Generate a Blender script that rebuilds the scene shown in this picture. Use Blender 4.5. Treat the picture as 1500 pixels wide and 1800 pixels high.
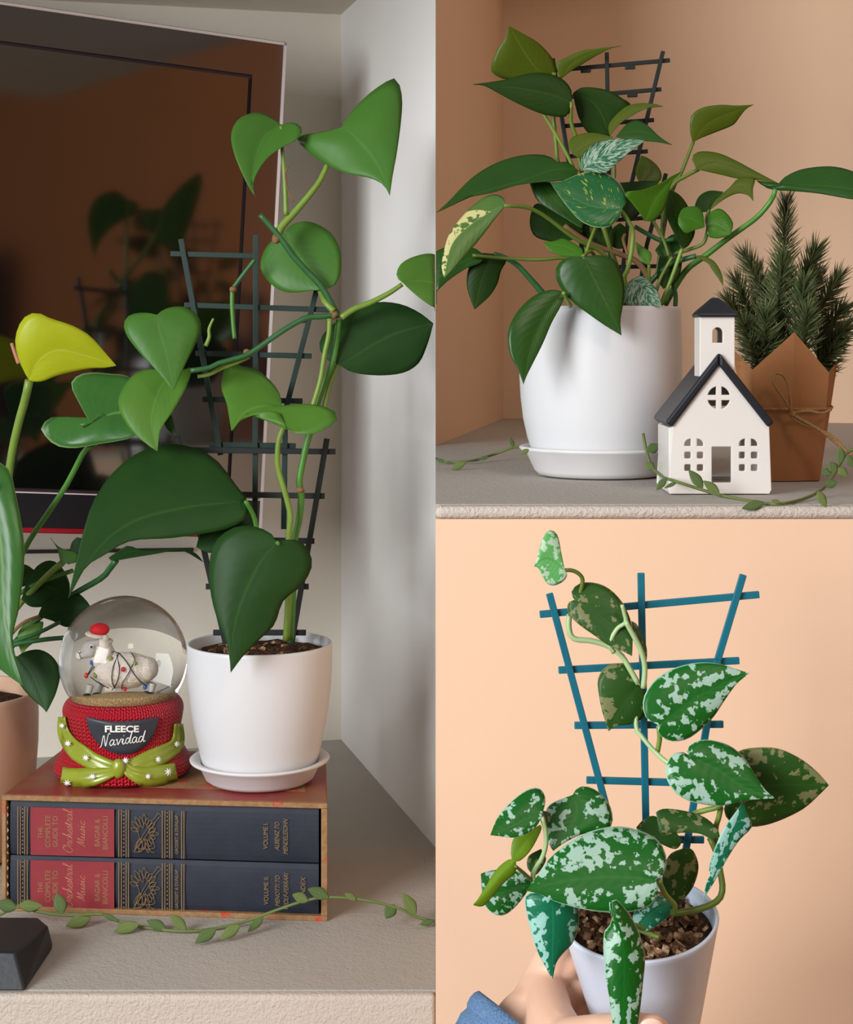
import bpy, bmesh, math, random
from mathutils import Vector, Matrix, noise
random.seed(7)
SC = bpy.context.scene
COL = SC.collection
for o in list(bpy.data.objects):
    bpy.data.objects.remove(o)

# ------------------------------------------------------------------ camera, world, light, exposure
ZC = 1.35                      # eye height
F = 3000.0                     # focal length in pixels of the 1500x1800 frame
CX, CY = 766.0, 600.0          # principal point
cam_d = bpy.data.cameras.new('camera'); cam = bpy.data.objects.new('camera', cam_d); COL.objects.link(cam)
cam.location = (0, 0, ZC); cam.rotation_euler = (math.pi / 2, 0, 0)
cam_d.sensor_fit = 'HORIZONTAL'; cam_d.sensor_width = 36; cam_d.lens = 36 * F / 1500
cam_d.shift_x = (750 - CX) / 1500; cam_d.shift_y = (CY - 900) / 1500
cam_d.clip_start = 0.02; cam_d.clip_end = 60
SC.camera = cam

W = bpy.data.worlds.new('room_air'); SC.world = W; W.use_nodes = True
W.node_tree.nodes['Background'].inputs[0].default_value = (0.96, 0.97, 1.0, 1)
W.node_tree.nodes['Background'].inputs[1].default_value = 0.34

def area(name, loc, target, sx, sy, energy, col):
    d = bpy.data.lights.new(name, 'AREA'); d.shape = 'RECTANGLE'; d.size = sx; d.size_y = sy
    d.energy = energy; d.color = col
    o = bpy.data.objects.new(name, d); COL.objects.link(o); o.location = loc
    o.rotation_euler = (Vector(target) - Vector(loc)).to_track_quat('-Z', 'Y').to_euler()
    return o
area('window_daylight', (-1.6, -0.75, 1.85), (0.0, 1.35, 1.15), 1.1, 1.2, 78, (0.95, 0.98, 1.0))
area('ceiling_lamp', (0.9, -1.0, 2.9), (0.2, 1.2, 1.1), 0.5, 0.5, 12, (1.0, 0.80, 0.62))

vs = SC.view_settings
vs.view_transform = 'Standard'; vs.look = 'None'; vs.gamma = 1.0; vs.use_curve_mapping = False
vs.exposure = 0.0

# ------------------------------------------------------------------ helpers
def P(x, y, D):
    """point at distance D behind frame pixel (x, y)"""
    return Vector(((x - CX) / F * D, D, ZC + (CY - y) / F * D))
def lin(c):
    return tuple((v / 255 / 12.92) if v / 255 <= 0.04045 else ((v / 255 + 0.055) / 1.055) ** 2.4 for v in c)

MATS = {}
class NT:
    def __init__(s, name):
        s.m = bpy.data.materials.new(name); s.m.use_nodes = True
        s.t = s.m.node_tree; s.b = s.t.nodes['Principled BSDF']; s.out = s.t.nodes['Material Output']
        MATS[name] = s.m
    def n(s, typ, **kw):
        nd = s.t.nodes.new(typ)
        for k, v in kw.items():
            if k.startswith('i_'):
                key = k[2:]; key = int(key) if key.isdigit() else key.replace('_', ' ')
                nd.inputs[key].default_value = v
            else: setattr(nd, k, v)
        return nd
    def l(s, a, b): s.t.links.new(a, b)
    def math(s, op, a, b=None, c=None):
        nd = s.n('ShaderNodeMath', operation=op)
        for i, v in enumerate((a, b, c)):
            if v is None: continue
            if isinstance(v, (int, float)): nd.inputs[i].default_value = v
            else: s.l(v, nd.inputs[i])
        return nd.outputs[0]
    def mix(s, fac, a, b):
        nd = s.n('ShaderNodeMix', data_type='RGBA')
        for i, v in ((0, fac), (6, a), (7, b)):
            if isinstance(v, (int, float)): nd.inputs[i].default_value = v
            elif isinstance(v, tuple): nd.inputs[i].default_value = (*v, 1)
            else: s.l(v, nd.inputs[i])
        return nd.outputs[2]
    def ramp(s, fac, stops):
        nd = s.n('ShaderNodeValToRGB'); e = nd.color_ramp.elements
        while len(e) < len(stops): e.new(0.5)
        for el, (p, c) in zip(e, stops):
            el.position = p; el.color = (*c, 1) if len(c) == 3 else c
        s.l(fac, nd.inputs[0]); return nd.outputs[0]
    def noise(s, scale, detail=3, rough=0.55, vec=None):
        nd = s.n('ShaderNodeTexNoise'); nd.inputs['Scale'].default_value = scale
        nd.inputs['Detail'].default_value = detail; nd.inputs['Roughness'].default_value = rough
        if vec is None:
            vec = s.n('ShaderNodeTexCoord').outputs['Object']
        s.l(vec, nd.inputs['Vector']); return nd.outputs[0]
    def bump(s, h, strength=0.3, dist=0.002):
        nd = s.n('ShaderNodeBump'); nd.inputs['Strength'].default_value = strength
        nd.inputs['Distance'].default_value = dist; s.l(h, nd.inputs['Height'])
        s.l(nd.outputs[0], s.b.inputs['Normal']); return nd.outputs[0]
    def base(s, v, rough=0.5, spec=0.5, metal=0.0):
        if isinstance(v, tuple): s.b.inputs['Base Color'].default_value = (*v, 1)
        else: s.l(v, s.b.inputs['Base Color'])
        s.b.inputs['Roughness'].default_value = rough
        s.b.inputs['Specular IOR Level'].default_value = spec
        s.b.inputs['Metallic'].default_value = metal

def plain(name, rgb, rough=0.5, spec=0.5, metal=0.0, var=0.06, nscale=60, bump=0.0, bscale=300, bdist=0.001):
    n = NT(name); c = lin(rgb)
    f = n.noise(nscale)
    n.base(n.mix(f, tuple(v * (1 - var) for v in c), tuple(min(1, v * (1 + var)) for v in c)), rough, spec, metal)
    if bump: n.bump(n.noise(bscale, 4), bump, bdist)
    return n.m

def leafmat(name, c1, c2, vein, rough=0.32, trans=0.18, tcol=None, var=None, silver=None, edge=None, spec=0.32, half=False, streak=False):
    """c1/c2 mottled blade colours, vein colour along the midrib; var/silver = (colour, noise scale, threshold)"""
    n = NT(name)
    uv = n.n('ShaderNodeUVMap'); uv.uv_map = 'leaf'
    sep = n.n('ShaderNodeSeparateXYZ'); n.l(uv.outputs[0], sep.inputs[0])
    au = n.math('ABSOLUTE', sep.outputs[0]); v = sep.outputs[1]
    col = n.mix(n.noise(35, 3), lin(c1), lin(c2))
    # lateral veins sweeping to the tip
    ph = n.math('SUBTRACT', n.math('MULTIPLY', v, 62.0), n.math('MULTIPLY', au, 26.0))
    sn = n.math('SINE', ph)
    lat = n.math('MULTIPLY', n.math('GREATER_THAN', sn, 0.93), 0.035)
    col = n.mix(lat, col, lin(vein))
    if var or silver:
        c, sc, th = var or silver
        tc = n.n('ShaderNodeTexCoord').outputs['Object']
        if streak:
            cb = n.n('ShaderNodeCombineXYZ'); n.l(n.math('SUBTRACT', n.math('MULTIPLY', v, 30.0), n.math('MULTIPLY', au, 12.0)), cb.inputs[0]); n.l(n.math('MULTIPLY', sep.outputs[0], 4.0), cb.inputs[1])
            tc = cb.outputs[0]; sc = 1.0
        nz = n.noise(sc, 3, 0.55, tc)
        nz = n.math('ADD', nz, n.math('MULTIPLY', n.math('SUBTRACT', n.noise(sc * 0.28, 1, 0.5, tc), 0.5), 0.45))
        if silver: nz = n.math('SUBTRACT', nz, n.math('MULTIPLY', n.math('SUBTRACT', 0.30, n.math('MINIMUM', au, 0.30)), 0.75))
        if half: nz = n.math('SUBTRACT', nz, n.math('MULTIPLY', n.math('ADD', n.math('GREATER_THAN', sep.outputs[0], 0.0), n.math('LESS_THAN', n.math('ADD', v, n.math('MULTIPLY', au, -0.25)), 0.16)), 0.6))
        k = n.n('ShaderNodeMapRange'); n.l(nz, k.inputs[0])
        k.inputs[1].default_value = th; k.inputs[2].default_value = th + 0.035
        col = n.mix(k.outputs[0], col, lin(c))
    mr = n.n('ShaderNodeMapRange'); n.l(au, mr.inputs[0])
    mr.inputs[1].default_value = 0.012; mr.inputs[2].default_value = 0.05; mr.inputs[3].default_value = 0.55; mr.inputs[4].default_value = 0.0
    col = n.mix(mr.outputs[0], col, lin(vein))
    if edge:
        er = n.n('ShaderNodeMapRange'); n.l(au, er.inputs[0]); er.inputs[1].default_value = 0.955; er.inputs[2].default_value = 0.99
        col = n.mix(er.outputs[0], col, lin(edge))
    n.base(col, rough, spec)
    hgt = n.math('ADD', n.math('MULTIPLY', sn, 0.22), n.noise(110, 2))
    bm_ = n.bump(hgt, 0.10, 0.0008)
    if trans:
        t = n.n('ShaderNodeBsdfTranslucent')
        if tcol: t.inputs[0].default_value = (*lin(tcol), 1)
        else: n.l(col, t.inputs[0])
        mx = n.n('ShaderNodeMixShader'); mx.inputs[0].default_value = trans
        n.l(n.b.outputs[0], mx.inputs[1]); n.l(t.outputs[0], mx.inputs[2]); n.l(mx.outputs[0], n.out.inputs[0])
    return n.m

def M(name): return MATS[name]

def link(name, me, mat=None, parent=None, kind=None):
    o = bpy.data.objects.new(name, me); COL.objects.link(o)
    if mat is not None: me.materials.append(M(mat) if isinstance(mat, str) else mat)
    if parent is not None: o.parent = parent
    if kind: o['kind'] = kind
    return o

def gloc(o):
    v = Vector((0, 0, 0))
    while o is not None:
        v = v + o.location; o = o.parent
    return v

def mesh(name, verts, faces, mat=None, parent=None, smooth=True, uv=None, kind=None, normals=True):
    """verts in world space; children are stored relative to their parent"""
    off = gloc(parent) if parent is not None else Vector((0, 0, 0))
    me = bpy.data.meshes.new(name)
    me.from_pydata([tuple(Vector(v) - off) for v in verts], [], faces)
    if uv:
        lay = me.uv_layers.new(name='leaf')
        for lp in me.loops: lay.data[lp.index].uv = uv[lp.vertex_index]
    if normals:
        bm = bmesh.new(); bm.from_mesh(me); bmesh.ops.recalc_face_normals(bm, faces=bm.faces); bm.to_mesh(me); bm.free()
    if smooth: me.polygons.foreach_set('use_smooth', [True] * len(me.polygons))
    me.update()
    return link(name, me, mat, parent, kind)

def thing(name, loc, label, cat, group=None):
    o = bpy.data.objects.new(name, None); COL.objects.link(o); o.location = loc
    o.empty_display_size = 0.02
    o['label'] = label; o['category'] = cat
    if group: o['group'] = group
    return o

def spline(pts, n):
    """Catmull-Rom through pts (tuples), resampled to n points by arc length"""
    pts = [tuple(map(float, p)) for p in pts]
    k = len(pts[0]); dense = []
    for i in range(len(pts) - 1):
        p0 = pts[max(i - 1, 0)]; p1 = pts[i]; p2 = pts[i + 1]; p3 = pts[min(i + 2, len(pts) - 1)]
        for j in range(10):
            t = j / 10
            dense.append(tuple(0.5 * (2 * p1[a] + (p2[a] - p0[a]) * t + (2 * p0[a] - 5 * p1[a] + 4 * p2[a] - p3[a]) * t * t
                                      + (3 * p1[a] - p0[a] - 3 * p2[a] + p3[a]) * t ** 3) for a in range(k)))
    dense.append(pts[-1])
    L = [0.0]
    for a, b in zip(dense, dense[1:]): L.append(L[-1] + math.dist(a, b))
    out = []; j = 0
    for i in range(n):
        d = L[-1] * i / (n - 1)
        while j < len(L) - 2 and L[j + 1] < d: j += 1
        seg = L[j + 1] - L[j]; t = 0 if seg < 1e-12 else (d - L[j]) / seg
        out.append(tuple(dense[j][a] + (dense[j + 1][a] - dense[j][a]) * t for a in range(k)))
    return out

def sweep(pts, rad, sides=8, squash=1.0):
    """tube along world points; rad: number or list; returns verts, faces"""
    pts = [Vector(p) for p in pts]; n = len(pts)
    rad = [rad] * n if isinstance(rad, (int, float)) else rad
    vs_, fs = [], []
    t0 = (pts[1] - pts[0]).normalized()
    a = t0.orthogonal().normalized()
    for i in range(n):
        t = (pts[min(i + 1, n - 1)] - pts[max(i - 1, 0)]).normalized()
        a = (a - t * a.dot(t)); a = a.normalized() if a.length > 1e-9 else t.orthogonal().normalized()
        b = t.cross(a)
        for k in range(sides):
            an = 2 * math.pi * k / sides
            vs_.append(pts[i] + a * math.cos(an) * rad[i] + b * math.sin(an) * rad[i] * squash)
    for i in range(n - 1):
        for k in range(sides):
            k2 = (k + 1) % sides
            fs.append((i * sides + k, i * sides + k2, (i + 1) * sides + k2, (i + 1) * sides + k))
    fs.append(tuple(range(sides))[::-1]); fs.append(tuple((n - 1) * sides + k for k in range(sides)))
    return vs_, fs

def rads(r, n):
    if isinstance(r, (int, float)): return [r] * n
    return [v[0] for v in spline([(q,) for q in r], n)] if False else [r[0] + (r[-1] - r[0]) * i / (n - 1) for i in range(n)]

def tube(name, pts, r, mat, parent, n=24, sides=8, kind=None):
    s = spline([tuple(p) for p in pts], n)
    v, f = sweep(s, rads(r, n), sides)
    return mesh(name, v, f, mat, parent, kind=kind)

def tz(T, p):
    return (T[0] + p[0] / T[2], T[1] + p[1] / T[2])

def stem(name, T, pts, D, rpx, mat, parent, n=22):
    """tube through traced points; D a number or (start, end) or list per point; rpx radius in pixels (r0, r1)"""
    q = [tz(T, p) for p in pts]
    m = len(q)
    if isinstance(D, (int, float)): D = [D] * m
    elif len(D) == 2 and m != 2: D = [D[0] + (D[1] - D[0]) * i / (m - 1) for i in range(m)]
    w = [P(x, y, d) for (x, y), d in zip(q, D)]
    r = rpx if isinstance(rpx, tuple) else (rpx, rpx)
    return tube(name, w, tuple(v * D[0] / F for v in r), mat, parent, n=n)

PX = (0.0, 0.0, 1.0)
def leaf(T, mid, A, B, D, mat, parent, g=(0.0, -0.35), e=(0.10, 0.10), dt=0.0, bul=0.05, clampx=None, clampn=None, nt=22, ns=6, name='leaf', th=0.0005):
    """leaf blade: midrib and two margins traced from base to tip; g = slope of the blade away from the eye (x, y),
    e = how far each margin falls back (+) or rises (-) relative to its half width, dt = tip depth offset (m)"""
    mid = [tz(T, p) for p in mid]; A = [tz(T, p) for p in A]; B = [tz(T, p) for p in B]
    if A[0] != mid[0]: A = [mid[0]] + A
    if B[0] != mid[0]: B = [mid[0]] + B
    if A[-1] != mid[-1]: A = A + [mid[-1]]
    if B[-1] != mid[-1]: B = B + [mid[-1]]
    m = spline(mid, nt); a = spline(A, nt); b = spline(B, nt)
    xc = sum(p[0] for p in a + b) / (2 * nt); yc = sum(p[1] for p in a + b) / (2 * nt)
    s0 = D / F
    ph = random.random() * 6
    verts, uv = [], []
    for i in range(nt):
        t = i / (nt - 1)
        row = []
        for side, edge, sg, ee in ((-1, a, -1, e[0]), (1, b, 1, e[1])):
            w = math.dist(m[i], edge[i])
            rng = range(ns, 0, -1) if side < 0 else range(0, ns + 1)
            for k in rng:
                s = k / ns
                x = m[i][0] + (edge[i][0] - m[i][0]) * s; y = m[i][1] + (edge[i][1] - m[i][1]) * s
                d = D + (g[0] * (x - xc) + g[1] * (y - yc)) * s0 + dt * t * t
                d += ee * w * s0 * s ** 1.4 - bul * w * s0 * math.sin(math.pi * s)
                d += 0.025 * w * s0 * s * math.sin(t * 11 + ph + (1.3 if side < 0 else 0))
                if clampx is not None and x > clampx: d += (x - clampx) * s0; x = clampx
                if clampn is not None and x < clampn: d += (clampn - x) * s0; x = clampn
                row.append(P(x, y, d)); uv.append((sg * s, t))
        verts += row
    W_ = 2 * ns + 1
    faces = [(i * W_ + k, i * W_ + k + 1, (i + 1) * W_ + k + 1, (i + 1) * W_ + k) for i in range(nt - 1) for k in range(W_ - 1)]
    o = mesh(name, verts, faces, mat, parent, uv=uv, normals=False)
    md = o.modifiers.new('thickness', 'SOLIDIFY'); md.thickness = th; md.offset = 0
    return o

def lathe(name, prof, c, mat, parent, seg=64, mtx=None, kind=None, closed=False):
    """profile [(r, z)] spun about a vertical axis through c=(x,y); z is world height (or local when mtx is given)"""
    v, f = [], []
    for r, z in prof:
        for k in range(seg):
            an = 2 * math.pi * k / seg
            p = Vector((r * math.cos(an), r * math.sin(an), z))
            v.append(mtx @ p if mtx is not None else p + Vector((c[0], c[1], 0)))
    n = len(prof)
    for i in range(n - 1):
        for k in range(seg):
            k2 = (k + 1) % seg
            f.append((i * seg + k, i * seg + k2, (i + 1) * seg + k2, (i + 1) * seg + k))
    if not closed:
        f.append(tuple(range(seg))[::-1]); f.append(tuple((n - 1) * seg + k for k in range(seg)))
    return mesh(name, v, f, mat, parent, kind=kind)

def box_from(name, quad_lo, quad_hi, mat, parent=None, bevel=0.0, kind=None, smooth=False):
    """solid between two quads of world points"""
    v = list(quad_lo) + list(quad_hi)
    f = [(3, 2, 1, 0), (4, 5, 6, 7)] + [(i, (i + 1) % 4, 4 + (i + 1) % 4, 4 + i) for i in range(4)]
    o = mesh(name, v, f, mat, parent, smooth=smooth, kind=kind)
    if bevel:
        md = o.modifiers.new('edge', 'BEVEL'); md.width = bevel; md.segments = 3; md.limit_method = 'ANGLE'
    return o

def prism(name, poly, z0, z1, mat, parent=None, bevel=0.0, kind=None):
    """vertical prism over a plan polygon [(x, y)]"""
    n = len(poly)
    v = [(x, y, z0) for x, y in poly] + [(x, y, z1) for x, y in poly]
    f = [tuple(range(n))[::-1], tuple(range(n, 2 * n))] + [(i, (i + 1) % n, n + (i + 1) % n, n + i) for i in range(n)]
    o = mesh(name, v, f, mat, parent, smooth=False, kind=kind)
    if bevel:
        md = o.modifiers.new('edge', 'BEVEL'); md.width = bevel; md.segments = 4; md.limit_method = 'ANGLE'
    return o

def bar(name, p0, p1, w, d, mat, parent, out=Vector((0, -1, 0)), bevel=0.0004):
    """flat rectangular bar from p0 to p1, w wide across the view, d deep"""
    p0, p1 = Vector(p0), Vector(p1)
    t = (p1 - p0).normalized(); sx = t.cross(out).normalized() * (w / 2); sy = out * (d / 2)
    lo = [p0 + sx + sy, p0 - sx + sy, p0 - sx - sy, p0 + sx - sy]
    hi = [p1 + sx + sy, p1 - sx + sy, p1 - sx - sy, p1 + sx - sy]
    return box_from(name, lo, hi, mat, parent, bevel)

def hull(name, pts, mat, parent, bevel=0.0, smooth=False):
    off = gloc(parent) if parent is not None else Vector((0, 0, 0))
    bm = bmesh.new()
    for p in pts: bm.verts.new(Vector(p) - off)
    r = bmesh.ops.convex_hull(bm, input=bm.verts)
    junk = [g for g in r['geom_interior'] + r['geom_unused'] if isinstance(g, bmesh.types.BMVert)]
    bmesh.ops.delete(bm, geom=list(set(junk)), context='VERTS')
    bmesh.ops.dissolve_limit(bm, angle_limit=0.02, verts=bm.verts, edges=bm.edges)
    bmesh.ops.recalc_face_normals(bm, faces=bm.faces)
    me = bpy.data.meshes.new(name); bm.to_mesh(me); bm.free()
    if smooth: me.polygons.foreach_set('use_smooth', [True] * len(me.polygons))
    o = link(name, me, mat, parent)
    if bevel:
        md = o.modifiers.new('edge', 'BEVEL'); md.width = bevel; md.segments = 3; md.limit_method = 'ANGLE'
    return o

def blob(name, c, r, mat, parent, sub=3, rough=0.0, rs=300, mtx=None, fn=None):
    """ellipsoid (rx, ry, rz) with optional lumpy surface, world centre c"""
    off = gloc(parent) if parent is not None else Vector((0, 0, 0))
    bm = bmesh.new(); bmesh.ops.create_icosphere(bm, subdivisions=sub, radius=1)
    for v in bm.verts:
        q = v.co.copy()
        k = 1 + (rough * noise.noise(q * rs) if rough else 0)
        q = Vector((q.x * r[0] * k, q.y * r[1] * k, q.z * r[2] * k))
        if fn: q = fn(q)
        if mtx is not None: q = mtx @ q
        v.co = q + Vector(c) - off
    me = bpy.data.meshes.new(name); bm.to_mesh(me); bm.free()
    me.polygons.foreach_set('use_smooth', [True] * len(me.polygons))
    return link(name, me, mat, parent)

def textmesh(s, shear=0.0, bold=0.0):
    cu = bpy.data.curves.new('t', 'FONT'); cu.body = s; cu.shear = shear; cu.offset = bold; cu.resolution_u = 4
    cu.align_x = 'CENTER'
    o = bpy.data.objects.new('t', cu); COL.objects.link(o)
    dg = bpy.context.evaluated_depsgraph_get(); dg.update()
    me = bpy.data.meshes.new_from_object(o.evaluated_get(dg))
    v = [tuple(p.co[:2]) for p in me.vertices]; f = [tuple(p.vertices) for p in me.polygons]
    bpy.data.objects.remove(o); bpy.data.curves.remove(cu); bpy.data.meshes.remove(me)
    x0 = min(p[0] for p in v); x1 = max(p[0] for p in v); y0 = min(p[1] for p in v); y1 = max(p[1] for p in v)
    return [((p[0] - x0) / (x1 - x0) - 0.5, (p[1] - y0) / (y1 - y0) - 0.5) for p in v], f

def lettering(s, c, L, H, along, up, fn, mat, parent, shear=0.0, bold=0.0, name='lettering'):
    """flat letters: length L and height H in pixels about centre c, mapped to the surface by fn(x, y)"""
    v, f = textmesh(s, shear, bold)
    w = [fn(c[0] + along[0] * a * L + up[0] * b * H, c[1] + along[1] * a * L + up[1] * b * H) for a, b in v]
    return mesh(name, w, f, mat, parent, smooth=False, normals=False)

GLY = {
 'a': (1.05, [[(.7, .85), (.35, 1), (.05, .5), (.25, 0), (.6, .3), (.75, .95), (.7, .3), (.85, 0), (1.05, .2)]]),
 'v': (0.9, [[(0, .8), (.15, 1), (.35, 0), (.75, .95), (.95, .85)]]),
 'i': (0.6, [[(.05, .3), (.25, 1), (.2, .2), (.38, 0), (.6, .25)], [(.27, 1.4), (.31, 1.5)]]),
 'd': (1.1, [[(.7, .8), (.35, 1), (.05, .5), (.25, 0), (.6, .4), (.98, 2.0), (.75, .4), (.9, 0), (1.1, .2)]]),
 'N': (1.5, [[(0, -.1), (.2, .2), (.45, 2), (.85, .1), (.95, .2), (1.2, 2.1), (1.5, 2.0)]]),
 'O': (1.4, [[(.6, 2), (.1, 1.2), (.2, .2), (.7, 0), (1.15, .8), (1.0, 1.8), (.6, 2), (.8, 1.6), (1.3, 1.7)]]),
 'r': (0.8, [[(0, .2), (.2, .9), (.3, 1.1), (.35, .9), (.6, .95), (.5, .2), (.65, 0), (.85, .2)]]),
 'c': (0.7, [[(.6, .85), (.35, 1), (.05, .5), (.3, 0), (.7, .25)]]),
 'h': (0.9, [[(0, .2), (.4, 1.8), (.28, 2.1), (.1, 0), (.3, .8), (.55, .95), (.55, .2), (.7, 0), (.9, .2)]]),
 'e': (0.7, [[(0, .3), (.5, .6), (.4, 1), (.1, .7), (.15, .1), (.4, 0), (.7, .25)]]),
 's': (0.65, [[(0, .2), (.35, 1.1), (.45, .4), (.2, 0), (.02, .12), (.4, .1), (.65, .25)]]),
 't': (0.6, [[(0, .2), (.3, 1.7), (.2, .3), (.4, 0), (.6, .25)], [(.05, 1.2), (.55, 1.25)]]),
 'l': (0.6, [[(0, .2), (.4, 1.6), (.3, 2.1), (.15, 1.6), (.2, .2), (.4, 0), (.6, .25)]]),
 'M': (1.5, [[(0, -.1), (.25, .2), (.5, 2), (.7, .1), (1.1, 2), (1.15, .2), (1.3, 0), (1.5, .2)]]),
 'u': (1.0, [[(0, .3), (.15, 1), (.15, .2), (.35, 0), (.6, .4), (.7, 1), (.65, .2), (.8, 0), (1, .25)]]),
}
def script(s, c, L, H, along, up, fn, mat, parent, r, slant=0.25, name='script_lettering'):
    wid = sum(GLY[ch][0] for ch in s); x = -wid / 2; V, Fc = [], []
    for ch in s:
        adv, strokes = GLY[ch]
        for st in strokes:
            q = [(x + a + slant * b, b - 1) for a, b in st]
            pts = []
            for a, b in spline(q, max(6, 4 * len(st))):
                pa, pb = a / wid * L, b / 2 * H
                pts.append(fn(c[0] + along[0] * pa + up[0] * pb, c[1] + along[1] * pa + up[1] * pb))
            v, f = sweep(pts, r, 5)
            k = len(V); V += v; Fc += [tuple(i + k for i in q_) for q_ in f]
        x += adv
    return mesh(name, V, Fc, mat, parent)

def joined(name, parts, mat, parent, kind=None, smooth=True):
    V, Fc = [], []
    for v, f in parts:
        k = len(V); V += list(v); Fc += [tuple(i + k for i in q) for q in f]
    return mesh(name, V, Fc, mat, parent, smooth=smooth, kind=kind)

# ------------------------------------------------------------------ materials
def plaster(name, rgb, b=0.35, sc=160, dist=0.002, var=0.05, rough=0.9, spec=0.2):
    n = NT(name); c = lin(rgb)
    n.base(n.mix(n.noise(6, 3), tuple(v * (1 - var) for v in c), tuple(min(1, v * (1 + var)) for v in c)), rough, spec)
    h = n.math('ADD', n.noise(sc, 4, 0.6), n.math('MULTIPLY', n.noise(sc * 0.35, 2), 0.6))
    n.bump(h, b, dist); return n.m
plaster('wall_white', (226, 218, 204), 0.3, 240, 0.001)
plaster('wall_bright', (243, 241, 238), 0.12, 90, 0.001)
plaster('wall_peach', (236, 200, 170), 0.10, 300, 0.0006, 0.025)
plaster('niche_peach', (222, 192, 164), 0.18, 300, 0.0008, 0.03)
plaster('shelf_plaster', (178, 172, 164), 0.55, 420, 0.0016, 0.06)
plaster('shelf_edge', (204, 193, 182), 0.8, 520, 0.0020, 0.08)
plaster('room_terracotta', (214, 138, 84), 0.1, 60, 0.001, 0.1)
plaster('room_dark', (40, 30, 28), 0.1, 60, 0.001, 0.1)
plain('floor_wood', (120, 88, 62), 0.6, 0.3, nscale=8, var=0.2)
plain('pot_white', (214, 214, 216), 0.38, 0.45, var=0.01)
plain('pot_matte', (218, 216, 216), 0.5, 0.4, var=0.01)
plain('pot_peach', (212, 172, 146), 0.42, 0.4, var=0.02)
plain('pot_plastic', (208, 218, 234), 0.33, 0.5, var=0.01)
plain('trellis_green', (26, 48, 42), 0.5, 0.3, var=0.1)
plain('trellis_dark', (28, 34, 32), 0.55, 0.3, var=0.1)
plain('trellis_teal', (16, 104, 124), 0.4, 0.5, var=0.06)
n = NT('soil'); n.base(n.ramp(n.noise(420, 4), [(0.3, lin((30, 20, 14))), (0.55, lin((74, 52, 36))), (0.72, lin((120, 88, 62)))]), 0.95, 0.15); n.bump(n.noise(500, 4), 0.8, 0.003)
n = NT('bark'); n.base(n.ramp(n.noise(150, 3), [(0.3, lin((48, 30, 20))), (0.5, lin((112, 78, 52))), (0.7, lin((190, 160, 128)))]), 0.9, 0.2)
plain('stem_green', (72, 130, 44), 0.4, 0.5, var=0.25, nscale=90)
plain('stem_dark', (44, 96, 50), 0.4, 0.5, var=0.3, nscale=90)
plain('petiole_light', (116, 146, 56), 0.4, 0.5, var=0.18, nscale=80)
plain('petiole_pale', (166, 192, 136), 0.42, 0.5, var=0.12, nscale=80)
plain('petiole_olive', (96, 118, 40), 0.42, 0.5, var=0.2, nscale=80)
plain('spadix', (188, 124, 104), 0.6, 0.3, var=0.2)
plain('node_brown', (128, 98, 66), 0.8, 0.2, var=0.3, nscale=200)
leafmat('leaf_mid', (68, 118, 44), (80, 132, 52), (90, 140, 70), 0.42, 0.22, (96, 150, 30))
leafmat('leaf_bright', (80, 130, 46), (98, 144, 54), (112, 156, 72), 0.42, 0.28, (120, 170, 30))
leafmat('leaf_dark', (30, 64, 28), (40, 74, 28), (54, 90, 42), 0.45, 0.12, (60, 100, 16), spec=0.18)
leafmat('leaf_deep', (30, 56, 16), (38, 66, 18), (56, 84, 28), 0.45, 0.12, (70, 100, 10), spec=0.15)
leafmat('leaf_olive', (72, 92, 18), (90, 106, 24), (112, 124, 40), 0.4, 0.25, (120, 140, 14))
leafmat('leaf_niche', (36, 74, 24), (46, 86, 26), (66, 104, 40), 0.33, 0.15, (80, 120, 10))
leafmat('leaf_niche_bright', (56, 110, 22), (70, 124, 28), (92, 140, 50), 0.30, 0.2, (110, 160, 14))
leafmat('leaf_anthurium', (50, 100, 44), (66, 116, 50), (126, 166, 96), 0.28, 0.15, (90, 140, 30), edge=(130, 166, 100))
leafmat('leaf_highlights', (40, 92, 62), (56, 108, 76), (120, 160, 128), 0.28, 0.1, var=((158, 182, 160), 1, 0.50), streak=True)  # dark green blade; highlights painted in as grey-white streaks
leafmat('leaf_variegated', (30, 92, 50), (40, 104, 54), (70, 126, 60), 0.30, 0.12, (80, 130, 30), var=((170, 184, 70), 1, 0.65), streak=True, edge=(190, 204, 160))
leafmat('leaf_cream', (70, 108, 50), (92, 124, 60), (120, 150, 90), 0.34, 0.12, (90, 130, 40), var=((208, 202, 140), 260, 0.42), half=True)
leafmat('spathe', (176, 190, 30), (198, 206, 44), (216, 220, 96), 0.34, 0.35, (220, 224, 30))
leafmat('satin', (14, 90, 22), (24, 106, 30), (34, 114, 38), 0.38, 0.14, (60, 170, 40), silver=((166, 200, 182), 250, 0.52), edge=(170, 214, 180))
leafmat('satin_dark', (32, 74, 24), (48, 88, 26), (50, 92, 34), 0.42, 0.14, (90, 120, 20), silver=((124, 128, 84), 260, 0.545), edge=(130, 130, 70))
leafmat('satin_blue', (10, 104, 74), (20, 120, 80), (40, 140, 96), 0.38, 0.1, (40, 150, 70), silver=((156, 206, 196), 250, 0.53), edge=(170, 216, 196))
leafmat('satin_pale', (96, 182, 100), (116, 200, 116), (70, 150, 70), 0.4, 0.2, (130, 210, 90), silver=((200, 232, 206), 260, 0.52), edge=(90, 180, 90))
leafmat('satin_olive', (98, 136, 20), (120, 156, 30), (140, 170, 40), 0.42, 0.25, (150, 180, 20))
leafmat('garland_leaf', (98, 116, 62), (118, 134, 76), (140, 164, 104), 0.6, 0.15, (110, 150, 60))
leafmat('garland_leaf_deep', (80, 102, 58), (98, 120, 68), (120, 150, 96), 0.6, 0.15, (90, 130, 50))
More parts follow.
